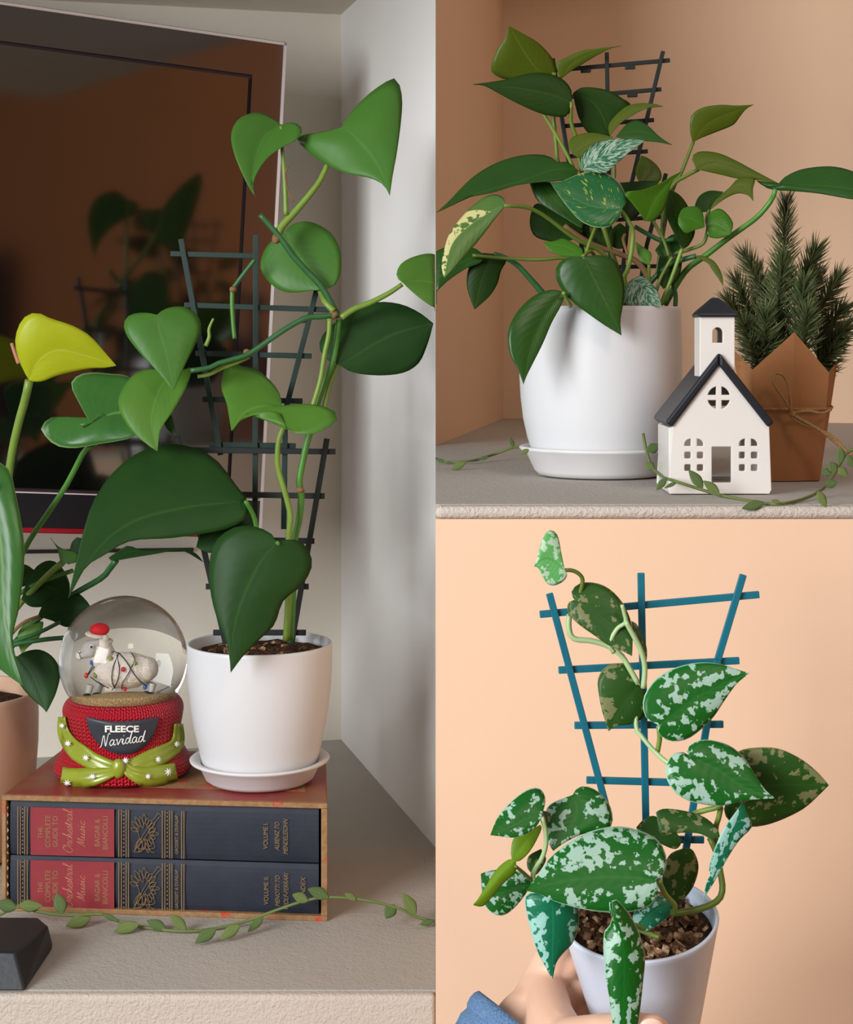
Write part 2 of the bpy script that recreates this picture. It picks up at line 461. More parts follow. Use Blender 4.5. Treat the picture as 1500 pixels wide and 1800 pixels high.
plain('garland_stem', (104, 118, 64), 0.6, 0.3, var=0.2)
plain('tv_black', (22, 22, 28), 0.3, 0.5, var=0.1)
plain('tv_silver', (206, 194, 192), 0.35, 0.5, 0.0, var=0.05)
plain('tv_brown', (52, 38, 42), 0.4, 0.4, var=0.05)
plain('tv_red', (150, 16, 34), 0.3, 0.5, var=0.05)
for nm, c, ro in (('tv_glass', (5, 5, 7), 0.075), ('tv_bezel', (14, 15, 24), 0.09)):
    n = NT(nm); n.base(lin(c), ro, 0.5); n.b.inputs['IOR'].default_value = 2.7
n = NT('slipcase_red'); 
n.base(n.mix(n.ramp(n.noise(14, 4, 0.6), [(0.42, (0, 0, 0)), (0.62, (1, 1, 1))]), lin((146, 50, 50)), lin((140, 96, 68))), 0.4, 0.5); n.bump(n.noise(400, 3), 0.2, 0.0006)
n = NT('slipcase_board')
n.base(n.mix(n.ramp(n.noise(70, 4, 0.65), [(0.585, (0, 0, 0)), (0.64, (1, 1, 1))]), n.mix(n.noise(200, 3), lin((122, 86, 56)), lin((176, 140, 100))), lin((196, 70, 52))), 0.8, 0.2); n.bump(n.noise(500, 3), 0.5, 0.001)
plain('slipcase_inside', (58, 24, 30), 0.8, 0.2)
n = NT('book_navy'); n.base(n.mix(n.noise(40, 4), lin((24, 28, 40)), lin((44, 50, 64))), 0.55, 0.35); n.bump(n.noise(1500, 2), 0.35, 0.0004)
n = NT('book_red'); n.base(n.mix(n.noise(60, 3), lin((128, 36, 44)), lin((146, 50, 56))), 0.55, 0.35); n.bump(n.noise(1500, 2), 0.3, 0.0003)
plain('book_gold', (140, 112, 72), 0.5, 0.4, 0.15, var=0.25, nscale=300)
plain('book_script', (188, 132, 104), 0.5, 0.4, 0.1, var=0.15)
plain('book_page', (214, 196, 168), 0.9, 0.1)
plain('block_black', (24, 26, 32), 0.5, 0.5, var=0.25, nscale=40, bump=0.2, bscale=200)
# snow globe
n = NT('knit_red')
uv = n.n('ShaderNodeUVMap'); uv.uv_map = 'leaf'
sp = n.n('ShaderNodeSeparateXYZ'); n.l(uv.outputs[0], sp.inputs[0])
U = n.math('MULTIPLY', sp.outputs[0], 66.0); Vv = n.math('MULTIPLY', sp.outputs[1], 25.0)
tri = n.math('ABSOLUTE', n.math('SUBTRACT', n.math('FRACT', U), 0.5))
st = n.math('SINE', n.math('MULTIPLY', n.math('ADD', Vv, n.math('MULTIPLY', tri, 1.3)), 6.283))
hh = n.math('ADD', n.math('MULTIPLY', st, 0.45), n.math('MULTIPLY', n.math('SINE', n.math('MULTIPLY', tri, 6.283)), 0.9))
n.base(n.mix(n.math('MULTIPLY_ADD', hh, 0.35, 0.4), lin((150, 8, 28)), lin((226, 30, 54))), 0.42, 0.5); n.bump(hh, 0.9, 0.0022)
plain('scarf_green', (138, 150, 40), 0.25, 0.6, var=0.2, nscale=60)
plain('paint_white', (240, 238, 232), 0.5, 0.4, var=0.03)
plain('plaque_slate', (52, 56, 64), 0.4, 0.4, var=0.1)
n = NT('glitter_gold'); n.base(n.ramp(n.noise(1300, 2), [(0.35, lin((150, 112, 60))), (0.5, lin((220, 180, 116))), (0.65, lin((255, 236, 190)))]), 0.4, 0.6, 0.3); n.bump(n.noise(2600, 2), 0.7, 0.001)
plain('wool', (236, 224, 212), 0.9, 0.2, var=0.12, nscale=250, bump=0.8, bscale=900, bdist=0.0015)
plain('sheep_face', (186, 184, 178), 0.6, 0.3, var=0.1)
plain('hat_red', (206, 24, 36), 0.6, 0.3, var=0.1)
plain('wire_navy', (20, 24, 44), 0.5, 0.4)
plain('hoof_black', (30, 30, 34), 0.5, 0.4)
plain('bulb_red', (214, 30, 36), 0.3, 0.5); plain('bulb_blue', (24, 104, 190), 0.3, 0.5); plain('bulb_green', (130, 146, 70), 0.3, 0.5)
n = NT('globe_water')
n.b.inputs['Base Color'].default_value = (0.97, 0.985, 0.975, 1); n.b.inputs['Transmission Weight'].default_value = 1
n.b.inputs['Roughness'].default_value = 0.0; n.b.inputs['IOR'].default_value = 1.33
# niche things
plain('ceramic_white', (224, 218, 212), 0.22, 0.55, var=0.02)
plain('ceramic_black', (22, 24, 32), 0.42, 0.5, var=0.15)
n = NT('kraft_paper'); n.base(n.mix(n.noise(50, 4, 0.6), lin((150, 102, 64)), lin((176, 124, 82))), 0.85, 0.2); n.bump(n.noise(120, 4), 0.15, 0.001)
n = NT('twine'); n.base(n.mix(n.noise(700, 2), lin((128, 92, 56)), lin((196, 154, 104))), 0.9, 0.15); n.bump(n.noise(900, 2), 0.8, 0.001)
n = NT('needles'); n.base(n.mix(n.noise(60, 2), lin((56, 62, 34)), lin((92, 98, 56))), 0.55, 0.4)
n = NT('needles_light'); n.base(n.mix(n.noise(60, 2), lin((74, 88, 54)), lin((112, 124, 80))), 0.5, 0.4)
plain('twig', (58, 44, 32), 0.8, 0.2)
n = NT('skin'); n.base(n.mix(n.noise(60, 3), lin((224, 176, 148)), lin((234, 190, 164))), 0.5, 0.4); n.b.inputs['Subsurface Weight'].default_value = 0.12; n.b.inputs['Subsurface Radius'].default_value = (0.006, 0.002, 0.001); n.bump(n.noise(700, 3), 0.15, 0.0006)
plain('nail', (236, 196, 176), 0.3, 0.5)
n = NT('denim'); n.base(n.mix(n.noise(900, 2, 0.7), lin((54, 86, 128)), lin((128, 160, 196))), 0.9, 0.15); n.bump(n.noise(1100, 2), 0.9, 0.0012)

# ------------------------------------------------------------------ the setting
ZL = ZC - 0.468               # top of the low alcove shelf
ZM = ZC - 0.0965              # top of the mantel ledge
A_C = (-0.1110, 2.006); A_F = (0.0, 1.5775)           # alcove side wall: back corner, front edge
N_C = (0.085, 2.14)                                   # niche back-left corner
dirb = Vector((0.968, 0.25))                          # alcove back wall runs along this
ZT = ZC + 0.384
def struct(o): o['kind'] = 'structure'; return o
bl = Vector(A_C) - dirb * 1.5
struct(prism('wall_alcove_back', [A_C, (A_C[0] + 0.02, A_C[1] + 0.05), (bl.x, bl.y + 0.06), (bl.x, bl.y)], ZL - 0.3, ZT + 0.3, 'wall_white'))
struct(prism('wall_alcove_side', [A_F, (-0.0001, 2.12), (A_C[0] + 0.01, A_C[1] + 0.06), A_C], ZL - 0.3, ZC + 0.75, 'wall_bright'))
struct(prism('wall_niche_side', [(0.0, A_F[1] + 0.001), N_C, (N_C[0] - 0.01, N_C[1] + 0.05), (0.0, 2.13)], ZM - 0.02, ZC + 0.75, 'niche_peach'))
nb = (0.60, 1.98)
struct(prism('wall_niche_back', [N_C, nb, (nb[0], nb[1] + 0.06), (N_C[0], N_C[1] + 0.06)], ZM - 0.02, ZC + 0.75, 'niche_peach'))
struct(prism('wall_niche_end', [nb, (nb[0] + 0.06, nb[1] + 0.06), (nb[0] + 0.06, 1.45), (nb[0], 1.45)], ZM - 0.02, ZC + 0.75, 'niche_peach'))
struct(prism('ceiling_alcove', [(-1.5, 1.1), (0.0, 1.1), A_F, (A_C[0], A_C[1] + 0.02), (-1.5, 1.9)], ZT, ZT + 0.05, 'wall_white'))
struct(prism('niche_shade_slab', [(0.0, 1.75), (0.66, 1.75), (0.66, 2.2), (0.0, 2.2)], ZC + 0.56, ZC + 0.62, 'wall_white'))  # unseen slab added to shade the niche, front left open for light
# low shelf with its rough plaster nosing
struct(prism('shelf_low', [(-1.5, 1.232), (-0.0002, 1.232), (-0.0002, 2.05), (-1.5, 2.05)], ZL - 0.05, ZL, 'shelf_plaster'))
struct(prism('shelf_low_nosing', [(-1.5, 1.222), (-0.0002, 1.222), (-0.0002, 1.2318), (-1.5, 1.2318)], ZL - 0.06, ZL - 0.0004, 'shelf_edge', bevel=0.0035))
struct(prism('wall_below_shelf', [(-1.5, 1.26), (-0.0002, 1.26), (-0.0002, 1.30), (-1.5, 1.30)], 0.0, ZL - 0.05, 'wall_white'))
# chimney breast: peach front, plaster mantel on top
struct(prism('wall_chimney_breast', [(0.0, 0.9985), (0.66, 0.9985), (0.66, 2.2), (0.0, 2.2)], 0.0, ZM - 0.0075, 'wall_peach'))
struct(prism('mantel_ledge', [(0.0, 1.012), (0.66, 1.012), (0.66, 2.2), (0.0, 2.2)], ZM - 0.0074, ZM, 'shelf_plaster'))
struct(prism('mantel_nosing', [(0.0, 0.997), (0.66, 0.997), (0.66, 1.0118), (0.0, 1.0118)], ZM - 0.0075, ZM - 0.0001, 'shelf_edge', bevel=0.0034))
# the rest of the room
struct(prism('floor', [(-3.2, -4.6), (2.4, -4.6), (2.4, 2.4), (-3.2, 2.4)], -0.05, 0.0, 'floor_wood'))
struct(prism('wall_room_right', [(2.3, -4.6), (2.4, -4.6), (2.4, 2.4), (2.3, 2.4)], 0.0, 3.2, 'room_terracotta'))
struct(prism('added_door_1', [(2.26, -3.5), (2.299, -3.5), (2.299, -2.45), (2.26, -2.45)], 0.0, 2.1, 'room_dark'))  # unseen dark door, added to darken part of the screen's reflection
# thin brown strip on the alcove wall under the television
q0 = Vector(A_C) - dirb * 0.75 ; q1 = Vector(A_C) - dirb * 0.115
def wall_line(x, y):
    """point of the alcove back wall seen at pixel (x, y), 3 mm proud"""
    r = (x - CX) / F
    t = (A_C[0] - r * A_C[1]) / (r * dirb.y - dirb.x)
    D = A_C[1] + dirb.y * t - 0.004
    return P(x, y, D)
struct(bar('trim_1', wall_line(-160, 972), wall_line(340, 966), 0.004, 0.006, 'tv_brown', None, Vector((0.25, -0.968, 0))))

# ------------------------------------------------------------------ television
tv_u = Vector((6934, 3000, -514)).normalized(); 
tv_v = Vector((-0.0456, -0.066, -1.0)); tv_v = (tv_v - tv_u * tv_v.dot(tv_u)).normalized()
tv_n = tv_u.cross(tv_v); tv_n = tv_n if tv_n.y < 0 else -tv_n
tv_c = P(507, 73, 1.75)
def tvp(x, y, o=0.0):
    r = P(x, y, 1.0) - Vector((0, 0, ZC)); d = (tv_c - Vector((0, 0, ZC))).dot(tv_n) / r.dot(tv_n)
    return Vector((0, 0, ZC)) + r * d + tv_n * o
def tvab(p): q = p - tv_c; return q.dot(tv_u), q.dot(tv_v)
def tvl(a, b, o): return tv_c + tv_u * a + tv_v * b + tv_n * o
tv_h = tvab(tvp(455, 946))[1]; tv_w = 0.92
TV = thing('television', tvl(-tv_w / 2, tv_h, -0.04), 'black flat television with a silver rim and red lower edge, behind the plants', 'television')
def tvbox(name, a0, a1, b0, b1, o0, o1, mat, parent=TV, bevel=0.0):
    return box_from(name, [tvl(a0, b0, o0), tvl(a1, b0, o0), tvl(a1, b1, o0), tvl(a0, b1, o0)], [tvl(a0, b0, o1), tvl(a1, b0, o1), tvl(a1, b1, o1), tvl(a0, b1, o1)], mat, parent, bevel)
tvbox('back_shell', -tv_w, 0, 0, tv_h, -0.035, -0.003, 'tv_brown', bevel=0.002)
rim = 0.0028
g0 = 0.0022
tvbox('rim', -tv_w + g0, -g0, g0, g0 + rim, -0.003, 0.0025, 'tv_silver'); tvbox('rim', -g0 - rim, -g0, g0, tv_h - g0, -0.003, 0.0025, 'tv_silver')
tvbox('rim', -tv_w + g0, -tv_w + g0 + rim, g0, tv_h - g0, -0.003, 0.0025, 'tv_silver')
tvbox('lower_edge', -tv_w, 0.0, tv_h - 0.005, tv_h, -0.003, 0.004, 'tv_red', bevel=0.0015)
a_s, b_s = tvab(tvp(437, 137)); b_b = tvab(tvp(95, 866))[1]
g = 0.0035
bz = 'tv_bezel'
tvbox('bezel', -tv_w + g0 + rim, -g0 - rim, g0 + rim, b_s - g, -0.003, 0.001, bz)
tvbox('bezel', a_s + g, -g0 - rim, b_s - g, b_b, -0.003, 0.001, bz)
tvbox('bezel', -tv_w + g0 + rim, -tv_w - a_s - g, b_s - g, b_b, -0.003, 0.001, bz)
tvbox('lower_bezel', -tv_w + g0 + rim, -g0 - rim, b_b + 0.0012, tv_h - 0.005, -0.003, 0.0012, 'tv_black')
tvbox('bezel_line', -tv_w + g0 + rim, -g0 - rim, b_b, b_b + 0.0012, -0.003, 0.0016, 'tv_silver')
tvbox('screen', -tv_w - a_s, a_s, b_s, b_b - g, -0.0028, 0.0, 'tv_glass')
tvbox('wall_arm', -0.55, -0.40, 0.2, 0.34, -0.19, -0.035, 'tv_black')

# ------------------------------------------------------------------ slipcase with two books
ZB = ZC - 0.373
bL = P(3, 1398, 0.373 * F / 798); bR = P(576, 1413, 0.373 * F / 813)
bw = (Vector((bR.x, bR.y)) - Vector((bL.x, bL.y))).length
bx = Vector((bR.x - bL.x, bR.y - bL.y, 0)).normalized(); by = Vector((-bx.y, bx.x, 0))
bo = Vector((bL.x, bL.y, ZL)); bh = ZB - ZL; bd = 0.162
bk_sh = 0.0275           # the worn case flares towards its open side
def bl_(a, d, z): return bo + bx * (a - a / bw * bk_sh * d / bd) + by * d + Vector((0, 0, z))
def bbox(name, a0, a1, d0, d1, z0, z1, mat, parent, bevel=0.0):
    return box_from(name, [bl_(a0, d0, z0), bl_(a1, d0, z0), bl_(a1, d1, z0), bl_(a0, d1, z0)], [bl_(a0, d0, z1), bl_(a1, d0, z1), bl_(a1, d1, z1), bl_(a0, d1, z1)], mat, parent, bevel)
def bkp(x, y, o=0.0):
    """point on the plane of the spines at pixel (x, y)"""
    r = P(x, y, 1.0) - Vector((0, 0, ZC)); pl = bo + by * (0.004 - o)
    k = (pl - Vector((0, 0, ZC))).dot(by) / r.dot(by)
    return Vector((0, 0, ZC)) + r * k
SLIP = thing('slipcase', bl_(bw / 2, bd / 2, 0), 'worn red and tan cardboard slipcase lying flat with two books inside', 'book box')
tb = 0.0042
for nm, a0, a1, z0, z1 in (('top_board', 0, bw, bh - tb, bh), ('bottom_board', 0, bw, 0, tb), ('side_board', 0, 0.0036, tb, bh - tb), ('side_board', bw - 0.0052, bw, tb, bh - tb)):
    o = bbox(nm, a0, a1, 0, bd, z0, z1, 'slipcase_board', SLIP, 0.0008)
bbox('cover_paper', 0.001, bw - 0.001, 0.003, bd, bh - 0.0004, bh + 0.0003, 'slipcase_red', SLIP)
bbox('back_board', 0.0036, bw - 0.0052, bd - 0.004, bd, tb, bh - tb, 'slipcase_board', SLIP)
bbox('label_panel', bw * 0.40, bw * 0.93, 0.035, bd - 0.01, bh + 0.0002, bh + 0.0005, 'slipcase_board', SLIP)

zmid = bkp(290, 1510).z - ZL
books = []
T7, T8 = (0.0, 1300.0, 3.6), (383.0, 1300.0, 3.6)
UPW, LFT = (0, -1), (-1, 0)
def make_book(k):
    z0, z1 = ((zmid + 0.0006, bh - tb - 0.0012), (tb + 0.0004, zmid - 0.0006))[k]
    lab = ('navy book with red spine label, volume one, upper of the pair', 'navy book with red spine label, volume two, lower of the pair')[k]
    B = thing('book', bl_(bw / 2, 0.06, z0), lab, 'book', 'two volumes in the slipcase')
    a0, a1 = 0.0062, bw - 0.0072
    # spine and boards: a shell with slightly rounded spine
    n = 10; prof = []
    for i in range(n + 1):
        t = i / n; prof.append((0.0045 - 0.0018 * math.sin(math.pi * t) ** 0.7, z0 + (z1 - z0) * t))
    v, f = [], []
    for a in (a0, a1):
        for d, z in prof: v.append(bl_(a, d, z))
        v.append(bl_(a, 0.148, z1)); v.append(bl_(a, 0.148, z0))
    m = n + 3
    for i in range(m): f.append((i, (i + 1) % m, m + (i + 1) % m, m + i))
    f += [tuple(range(m))[::-1], tuple(range(m, 2 * m))]
    mesh('cover', v, f, 'book_navy', B, smooth=False)
    dy = 0 if k == 0 else (1510 - 1415) + 0
    y0, y1 = ((1419, 1507), (1512, 1606))[k]
    def patch(name, x0, x1, mat, o=0.0024, yy0=None, yy1=None):
        yy0 = y0 + 2 if yy0 is None else yy0; yy1 = y1 - 2 if yy1 is None else yy1
        sh = lambda x, y: (y + 0.026 * (x - 150))
        q = [bkp(x0, sh(x0, yy0), o), bkp(x1, sh(x1, yy0), o), bkp(x1, sh(x1, yy1), o), bkp(x0, sh(x0, yy1), o)]
        q2 = [p - by * 0.0004 for p in q]
        return box_from(name, q, q2, mat, B)
    sp = lambda x, y, o=0.0029: bkp(x, y + 0.026 * (x - 150), o)
    yc = (y0 + y1) / 2; hh = (y1 - y0)
    patch('spine_label', 54, 201, 'book_red', 0.0024)
    for x in (31.5, 36, 43.5, 48, 209, 213.5, 222, 226, 285.5, 290, 298.5, 302.5, 319.5, 323.5):
        patch('gold_rule', x - 0.7, x + 0.7, 'book_gold', 0.0026)
    for x in (39.8, 217.6, 294.2):
        dots = []
        for j in range(12):
            yy = y0 + 6 + (hh - 12) * j / 11
            c = [sp(x + 1.4 * math.cos(t * math.pi / 3), yy + 1.4 * math.sin(t * math.pi / 3), 0.0027) for t in range(6)]
            dots.append((c, [tuple(range(6))]))
        joined('gold_dots', dots, 'book_gold', B)
    L = lambda s, x, w, h=9, yo=0, mat='book_gold', shear=0.0: lettering(s, (x, yc + yo), w, h, UPW, LFT, sp, mat, B, shear, 0.0)
    L('THE', 71, 20, 8, 3); L('COMPLETE', 84, 56, 9); L('GUIDE TO', 97, 54, 9)
    script('Orchestral', (119, yc), 76, 17, UPW, LFT, sp, 'book_script', B, 0.00022)
    script('Music', (142, yc + 4), 46, 15, UPW, LFT, sp, 'book_script', B, 0.00022)
    L('BAGAR &', 171, 48, 9); L('BIANCOLLI', 185, 58, 9)
    L('GROSSET & DUNLAP', 310.5, 68, 5.5)
    if k == 0:
        L('VOLUME I.', 467, 46, 8, -2); L('ALBENIZ TO', 487, 50, 8, -2, shear=0.3); L('MENDELSSOHN', 502, 62, 8, -2, shear=0.3)
    else:
        L('VOLUME II.', 468, 50, 8, -2); L('MENOTTI TO', 488, 54, 8, -2, shear=0.3); L('WOLF-FERRARI', 503, 64, 8, -2, shear=0.3); L('& INDEX', 533, 44, 8, -6, shear=0.3)
    # gilt emblem: horn, lyre and bursting leaves
    rr = random.Random(5); parts = []
    cx, cy = 254, yc - 1; R = hh * 0.40
    def cur(q, r=0.00024): parts.append(sweep([sp(a, b, 0.0027) for a, b in spline(q, max(8, 5 * len(q)))], r, 4))
    cur([(cx + 23, cy - R * 0.95), (cx + 17, cy - R * 0.75), (cx + 4, cy - R * 0.2), (cx - 8, cy + R * 0.35), (cx - 19, cy + R * 0.95)])
    cur([(cx + 27, cy - R * 0.85), (cx + 20, cy - R * 0.62), (cx + 8, cy - R * 0.1), (cx - 5, cy + R * 0.4), (cx - 19, cy + R * 0.95)])
    cur([(cx + 21, cy - R), (cx + 27, cy - R * 0.98), (cx + 29, cy - R * 0.82)])
    for s in (-1, 1):
        cur([(cx + 2, cy + R * 0.8), (cx + s * 16 + 2, cy + R * 0.7), (cx + s * 11 + 2, cy + R * 0.2), (cx + s * 17 + 2, cy - R * 0.2)])
        cur([(cx + 3, cy + R * 0.5), (cx + s * 8 + 3, cy + R * 0.9), (cx + s * 18, cy + R * 0.95)])
    for j in range(17):
        an = -2.9 + j * 0.19 * 1.7; r0 = R * rr.uniform(0.25, 0.45); r1 = R * rr.uniform(0.75, 1.05)
        kx = 0.72
        p0 = (cx + kx * r0 * math.cos(an), cy + r0 * math.sin(an)); p1 = (cx + kx * r1 * math.cos(an), cy + r1 * math.sin(an))
        w = R * 0.09
        nx, ny = -math.sin(an) * w, math.cos(an) * w
        mx, my = (p0[0] + p1[0]) / 2, (p0[1] + p1[1]) / 2
        cur([p0, (mx + nx, my + ny), p1, (mx - nx, my - ny), p0])
    joined('gilt_emblem', parts, 'book_gold', B)
    if k == 0 or True:
        x0 = 11.5
        v = [sp(x0 + (0 if j % 2 else 2.2 + rr.random() * 1.6), y0 + 3 + (hh - 6) * j / 12, 0.0022) for j in range(13)] + [sp(x0 - 3, y0 + 3 + (hh - 6) * j / 12, 0.0012) for j in range(13)]
        mesh('worn_edge', v, [(j, j + 1, 14 + j, 13 + j) for j in range(12)], 'book_page', B, smooth=False)
    return B
make_book(0); make_book(1)

# ------------------------------------------------------------------ black faceted block at the shelf edge
def zb(x, y, h): return P(x, y, (0.468 - h) * F / (y - 600))
BLK = thing('wooden_block', zb(0, 1700, 0), 'black faceted wooden block at the front corner of the low shelf', 'block')
hull('body', [zb(-70, 1672, .024), zb(26, 1674, .024), zb(70, 1640, .024), zb(84, 1627, .024), zb(66, 1613, .024), zb(-70, 1612, .024),
      zb(-70, 1742, .0005), zb(44, 1742, .0005), zb(90, 1672, .0005), zb(92, 1660, .005), zb(80, 1640, .0005), zb(-70, 1640, .0005)], 'block_black', BLK, 0.0015)

# ------------------------------------------------------------------ plant pots
def potted(name, px, D, zbase, label, cat='potted plant'):
    return thing(name, Vector(((px - CX) / F * D, D, zbase)), label, cat)
def soil_disc(parent, c, r, z, chips=26, mtx=None, cs=0.004, seed=1, lump=0.002):
    rr = random.Random(seed); rings = 7; seg = 28; v = []; f = []
    xf = (lambda p: mtx @ p) if mtx is not None else (lambda p: p + Vector((c[0], c[1], 0)))
    v.append(xf(Vector((0, 0, z + lump))))
    for i in range(1, rings + 1):
        for k in range(seg):
            a = 2 * math.pi * k / seg; q = r * i / rings
            v.append(xf(Vector((q * math.cos(a), q * math.sin(a), z + (rr.uniform(-lump, lump) if i < rings else -lump)))))
    for k in range(seg): f.append((0, 1 + k, 1 + (k + 1) % seg))
    for i in range(rings - 1):
        for k in range(seg):
            k2 = (k + 1) % seg; a = 1 + i * seg; b = a + seg
            f.append((a + k, b + k, b + k2, a + k2))
    mesh('soil', v, f, 'soil', parent, smooth=False)
    parts = []
    for _ in range(chips):
        a = rr.uniform(0, 6.28); q = r * 0.93 * math.sqrt(rr.random()); s = cs * rr.uniform(0.5, 1.3)
        m = Matrix.Translation((q * math.cos(a), q * math.sin(a), z + lump * 0.8)) @ Matrix.Rotation(rr.uniform(0, 6.28), 4, 'Z') @ Matrix.Rotation(rr.uniform(-.7, .7), 4, 'X') @ Matrix.Rotation(rr.uniform(-.7, .7), 4, 'Y') @ Matrix.Diagonal((s, s * rr.uniform(.4, .8), s * rr.uniform(.25, .5), 1))
        cv = [xf(m @ Vector(((-1) ** i * rr.uniform(.6, 1), (-1) ** (i // 2) * rr.uniform(.6, 1), (-1) ** (i // 4) * rr.uniform(.6, 1)))) for i in range(8)]
        parts.append((cv, [(0, 1, 3, 2), (4, 6, 7, 5), (0, 4, 5, 1), (2, 3, 7, 6), (0, 2, 6, 4), (1, 5, 7, 3)]))
    joined('bark_chips', parts, 'bark', parent, kind='stuff', smooth=False)
def trellis(parent, D, uprights, rungs, wpx, mat, dd=0.0025, name='trellis'):
    T = bpy.data.objects.new(name, None); COL.objects.link(T); T.parent = parent
    w = wpx * D / F
    for p, q in uprights: bar('upright', P(*p, D), P(*q, D), w, dd, mat, T)
    for p, q in rungs: bar('rung', P(*p, D + dd), P(*q, D + dd), w, dd, mat, T)
    return T

# pothos climbing its trellis, on the slipcase
Dp = 1.446; xp = (457 - CX) / F * Dp; s = Dp / F
def zy(y): return ZC + (CY - y) * s
LP = potted('potted_pothos', 457, Dp, ZB + 0.0008, 'climbing pothos with heart leaves in a small white pot, standing on the slipcase')
zbot = ZB + 0.0008
sz = lambda k: zbot + k
lathe('saucer', [(0, zbot), (0.036, zbot), (0.042, zbot + 0.001), (0.046, sz(0.004)), (0.0515, sz(0.0155)), (0.0585, sz(0.018)), (0.0592, sz(0.0195)), (0.0580, sz(0.0205)), (0.051, sz(0.0185)), (0.0475, sz(0.012)), (0.040, sz(0.0035)), (0, sz(0.0035))], (xp, Dp), 'pot_matte', LP)
zr = zy(1129)
def prof_pot(z0, z1, r0, r1, rb):
    out = [(0, z0), (r0 - 0.004, z0), (r0, z0 + 0.002)]
    H = z1 - z0
    for t in (0.08, 0.16, 0.26, 0.38, 0.52, 0.68, 0.84, 0.97):
        out.append((r0 + (r1 - r0) * (math.sin(t * math.pi / 2) ** 0.8) + rb * math.sin(math.pi * t), z0 + H * t))
    out += [(r1, z1 - 0.0008), (r1 - 0.0006, z1), (r1 - 0.0022, z1), (r1 - 0.0028, z1 - 0.001), (r1 - 0.0034, z1 - 0.02), (0, z1 - 0.022)]
    return out
lathe('pot', prof_pot(sz(0.0036), zr, 0.0435, 0.0612, 0.001), (xp, Dp), 'pot_white', LP, seg=80)
soil_disc(LP, (xp, Dp), 0.0572, zr - 0.0065, 22, seed=3)
trellis(LP, 1.476, [((318, 420), (388, 800)), ((450, 412), (448, 1128)), ((562, 490), (502, 722)), ((502, 722), (499, 930))],
        [((300, 446), (452, 450)), ((324, 536), (590, 545)), ((344, 621), (548, 626)), ((356, 702), (532, 705)), ((368, 781), (520, 784))], 9.5, 'trellis_green')
trellis(LP, 1.468, [((312, 766), (398, 1136)), ((575, 771), (512, 1136))],
        [((330, 791), (590, 794)), ((345, 868), (571, 872)), ((352, 948), (553, 951)), ((362, 1031), (543, 1031)), ((375, 1112), (538, 1112))], 10, 'trellis_dark')

Z2 = (383, 0, 3.917); Z3 = (0, 450, 3.917); Z4 = (383, 450, 3.917); Z5 = (0, 850, 3.917); Z6 = (383, 850, 3.917)
# stems
stem('vine', Z4, [(500, 2657), (520, 2267), (525, 1987), (560, 1817), (575, 1667), (568, 1600), (562, 1540), (610, 1300), (640, 1200), (690, 1000), (740, 860), (800, 700), (835, 440)], (1.45, 1.442), (6.2, 5.5), 'stem_green', LP, 50)
stem('petiole', Z4, [(470, 2647), (490, 2267), (488, 1947), (500, 1800), (480, 1690), (420, 1480), (410, 1400), (420, 1270), (458, 1150), (436, 1060)], (1.44, 1.425), (6, 4.5), 'petiole_light', LP, 40)
stem('vine', Z4, [(820, 400), (720, 220), (600, 90), (520, 0), (430, -125), (290, -285)], (1.44, 1.432), (6, 5), 'stem_dark', LP, 30)
stem('vine', Z4, [(830, 405), (700, 418), (600, 430), (440, 520), (220, 670), (90, 715), (0, 740), (-60, 770), (-190, 790)], (1.436, 1.415), (5, 4.5), 'stem_dark', LP, 34)
stem('petiole', Z4, [(770, 430), (765, 540), (735, 680), (705, 860), (650, 1050), (630, 1200)], (1.432, 1.436), (4.5, 4.5), 'petiole_light', LP)
stem('petiole', Z4, [(850, 425), (940, 365), (1050, 322), (1180, 255), (1270, 195)], (1.436, 1.44), (6, 4), 'petiole_light', LP)
stem('petiole', Z4, [(800, 380), (745, 325), (722, 280), (700, 235)], [1.436, 1.438, 1.446, 1.458], (6, 4.5), 'petiole_light', LP)
stem('petiole', Z4, [(830, 745), (790, 830), (760, 930), (735, 1040), (690, 1200)], (1.448, 1.446), (4, 4.5), 'petiole_light', LP)
stem('petiole', Z2, [(400, 1650), (440, 1560), (540, 1450), (680, 1280), (730, 1190), (760, 1120), (850, 885)], (1.435, 1.45), (7.5, 3.5), 'petiole_light', LP)
stem('petiole', Z2, [(470, 1480), (462, 1250), (450, 1100), (442, 1000), (436, 870)], (1.437, 1.448), (4.5, 3.2), 'petiole_light', LP)
stem('dry_sheath', Z2, [(485, 1150), (465, 1200), (485, 1310), (520, 1390)], 1.436, (1.5, 1.2), 'node_brown', LP)
stem('vine', Z4, [(255, 25), (180, 120), (110, 215)], 1.44, (4, 4), 'stem_dark', LP)
stem('vine', Z4, [(100, 215), (98, 330), (105, 460), (115, 570)], 1.44, (4, 3.6), 'stem_green', LP)
stem('petiole', Z4, [(215, 690), (120, 735), (30, 770), (-60, 815), (-140, 830)], (1.43, 1.425), (5, 3.4), 'petiole_light', LP)
stem('aerial_root', Z4, [(-85, 620), (-60, 560), (-60, 500), (-30, 430)], 1.43, (4, 2), 'petiole_light', LP)
for x, y, r in ((800, 405, 9), (585, 440, 7), (200, 660, 6), (105, 230, 6), (570, 1610, 6.5), (1010, 0, 0)):
    if r: q = tz(Z4, (x, y)); blob('node', P(*q, 1.437), (r * s * 1.1, r * s, r * s * 0.9), 'node_brown', LP, 2, 0.35, 2.5)
q = tz(Z2, (400, 1650)); blob('node', P(*q, 1.433), (0.0035, 0.003, 0.004), 'node_brown', LP, 2, 0.35, 2.5)

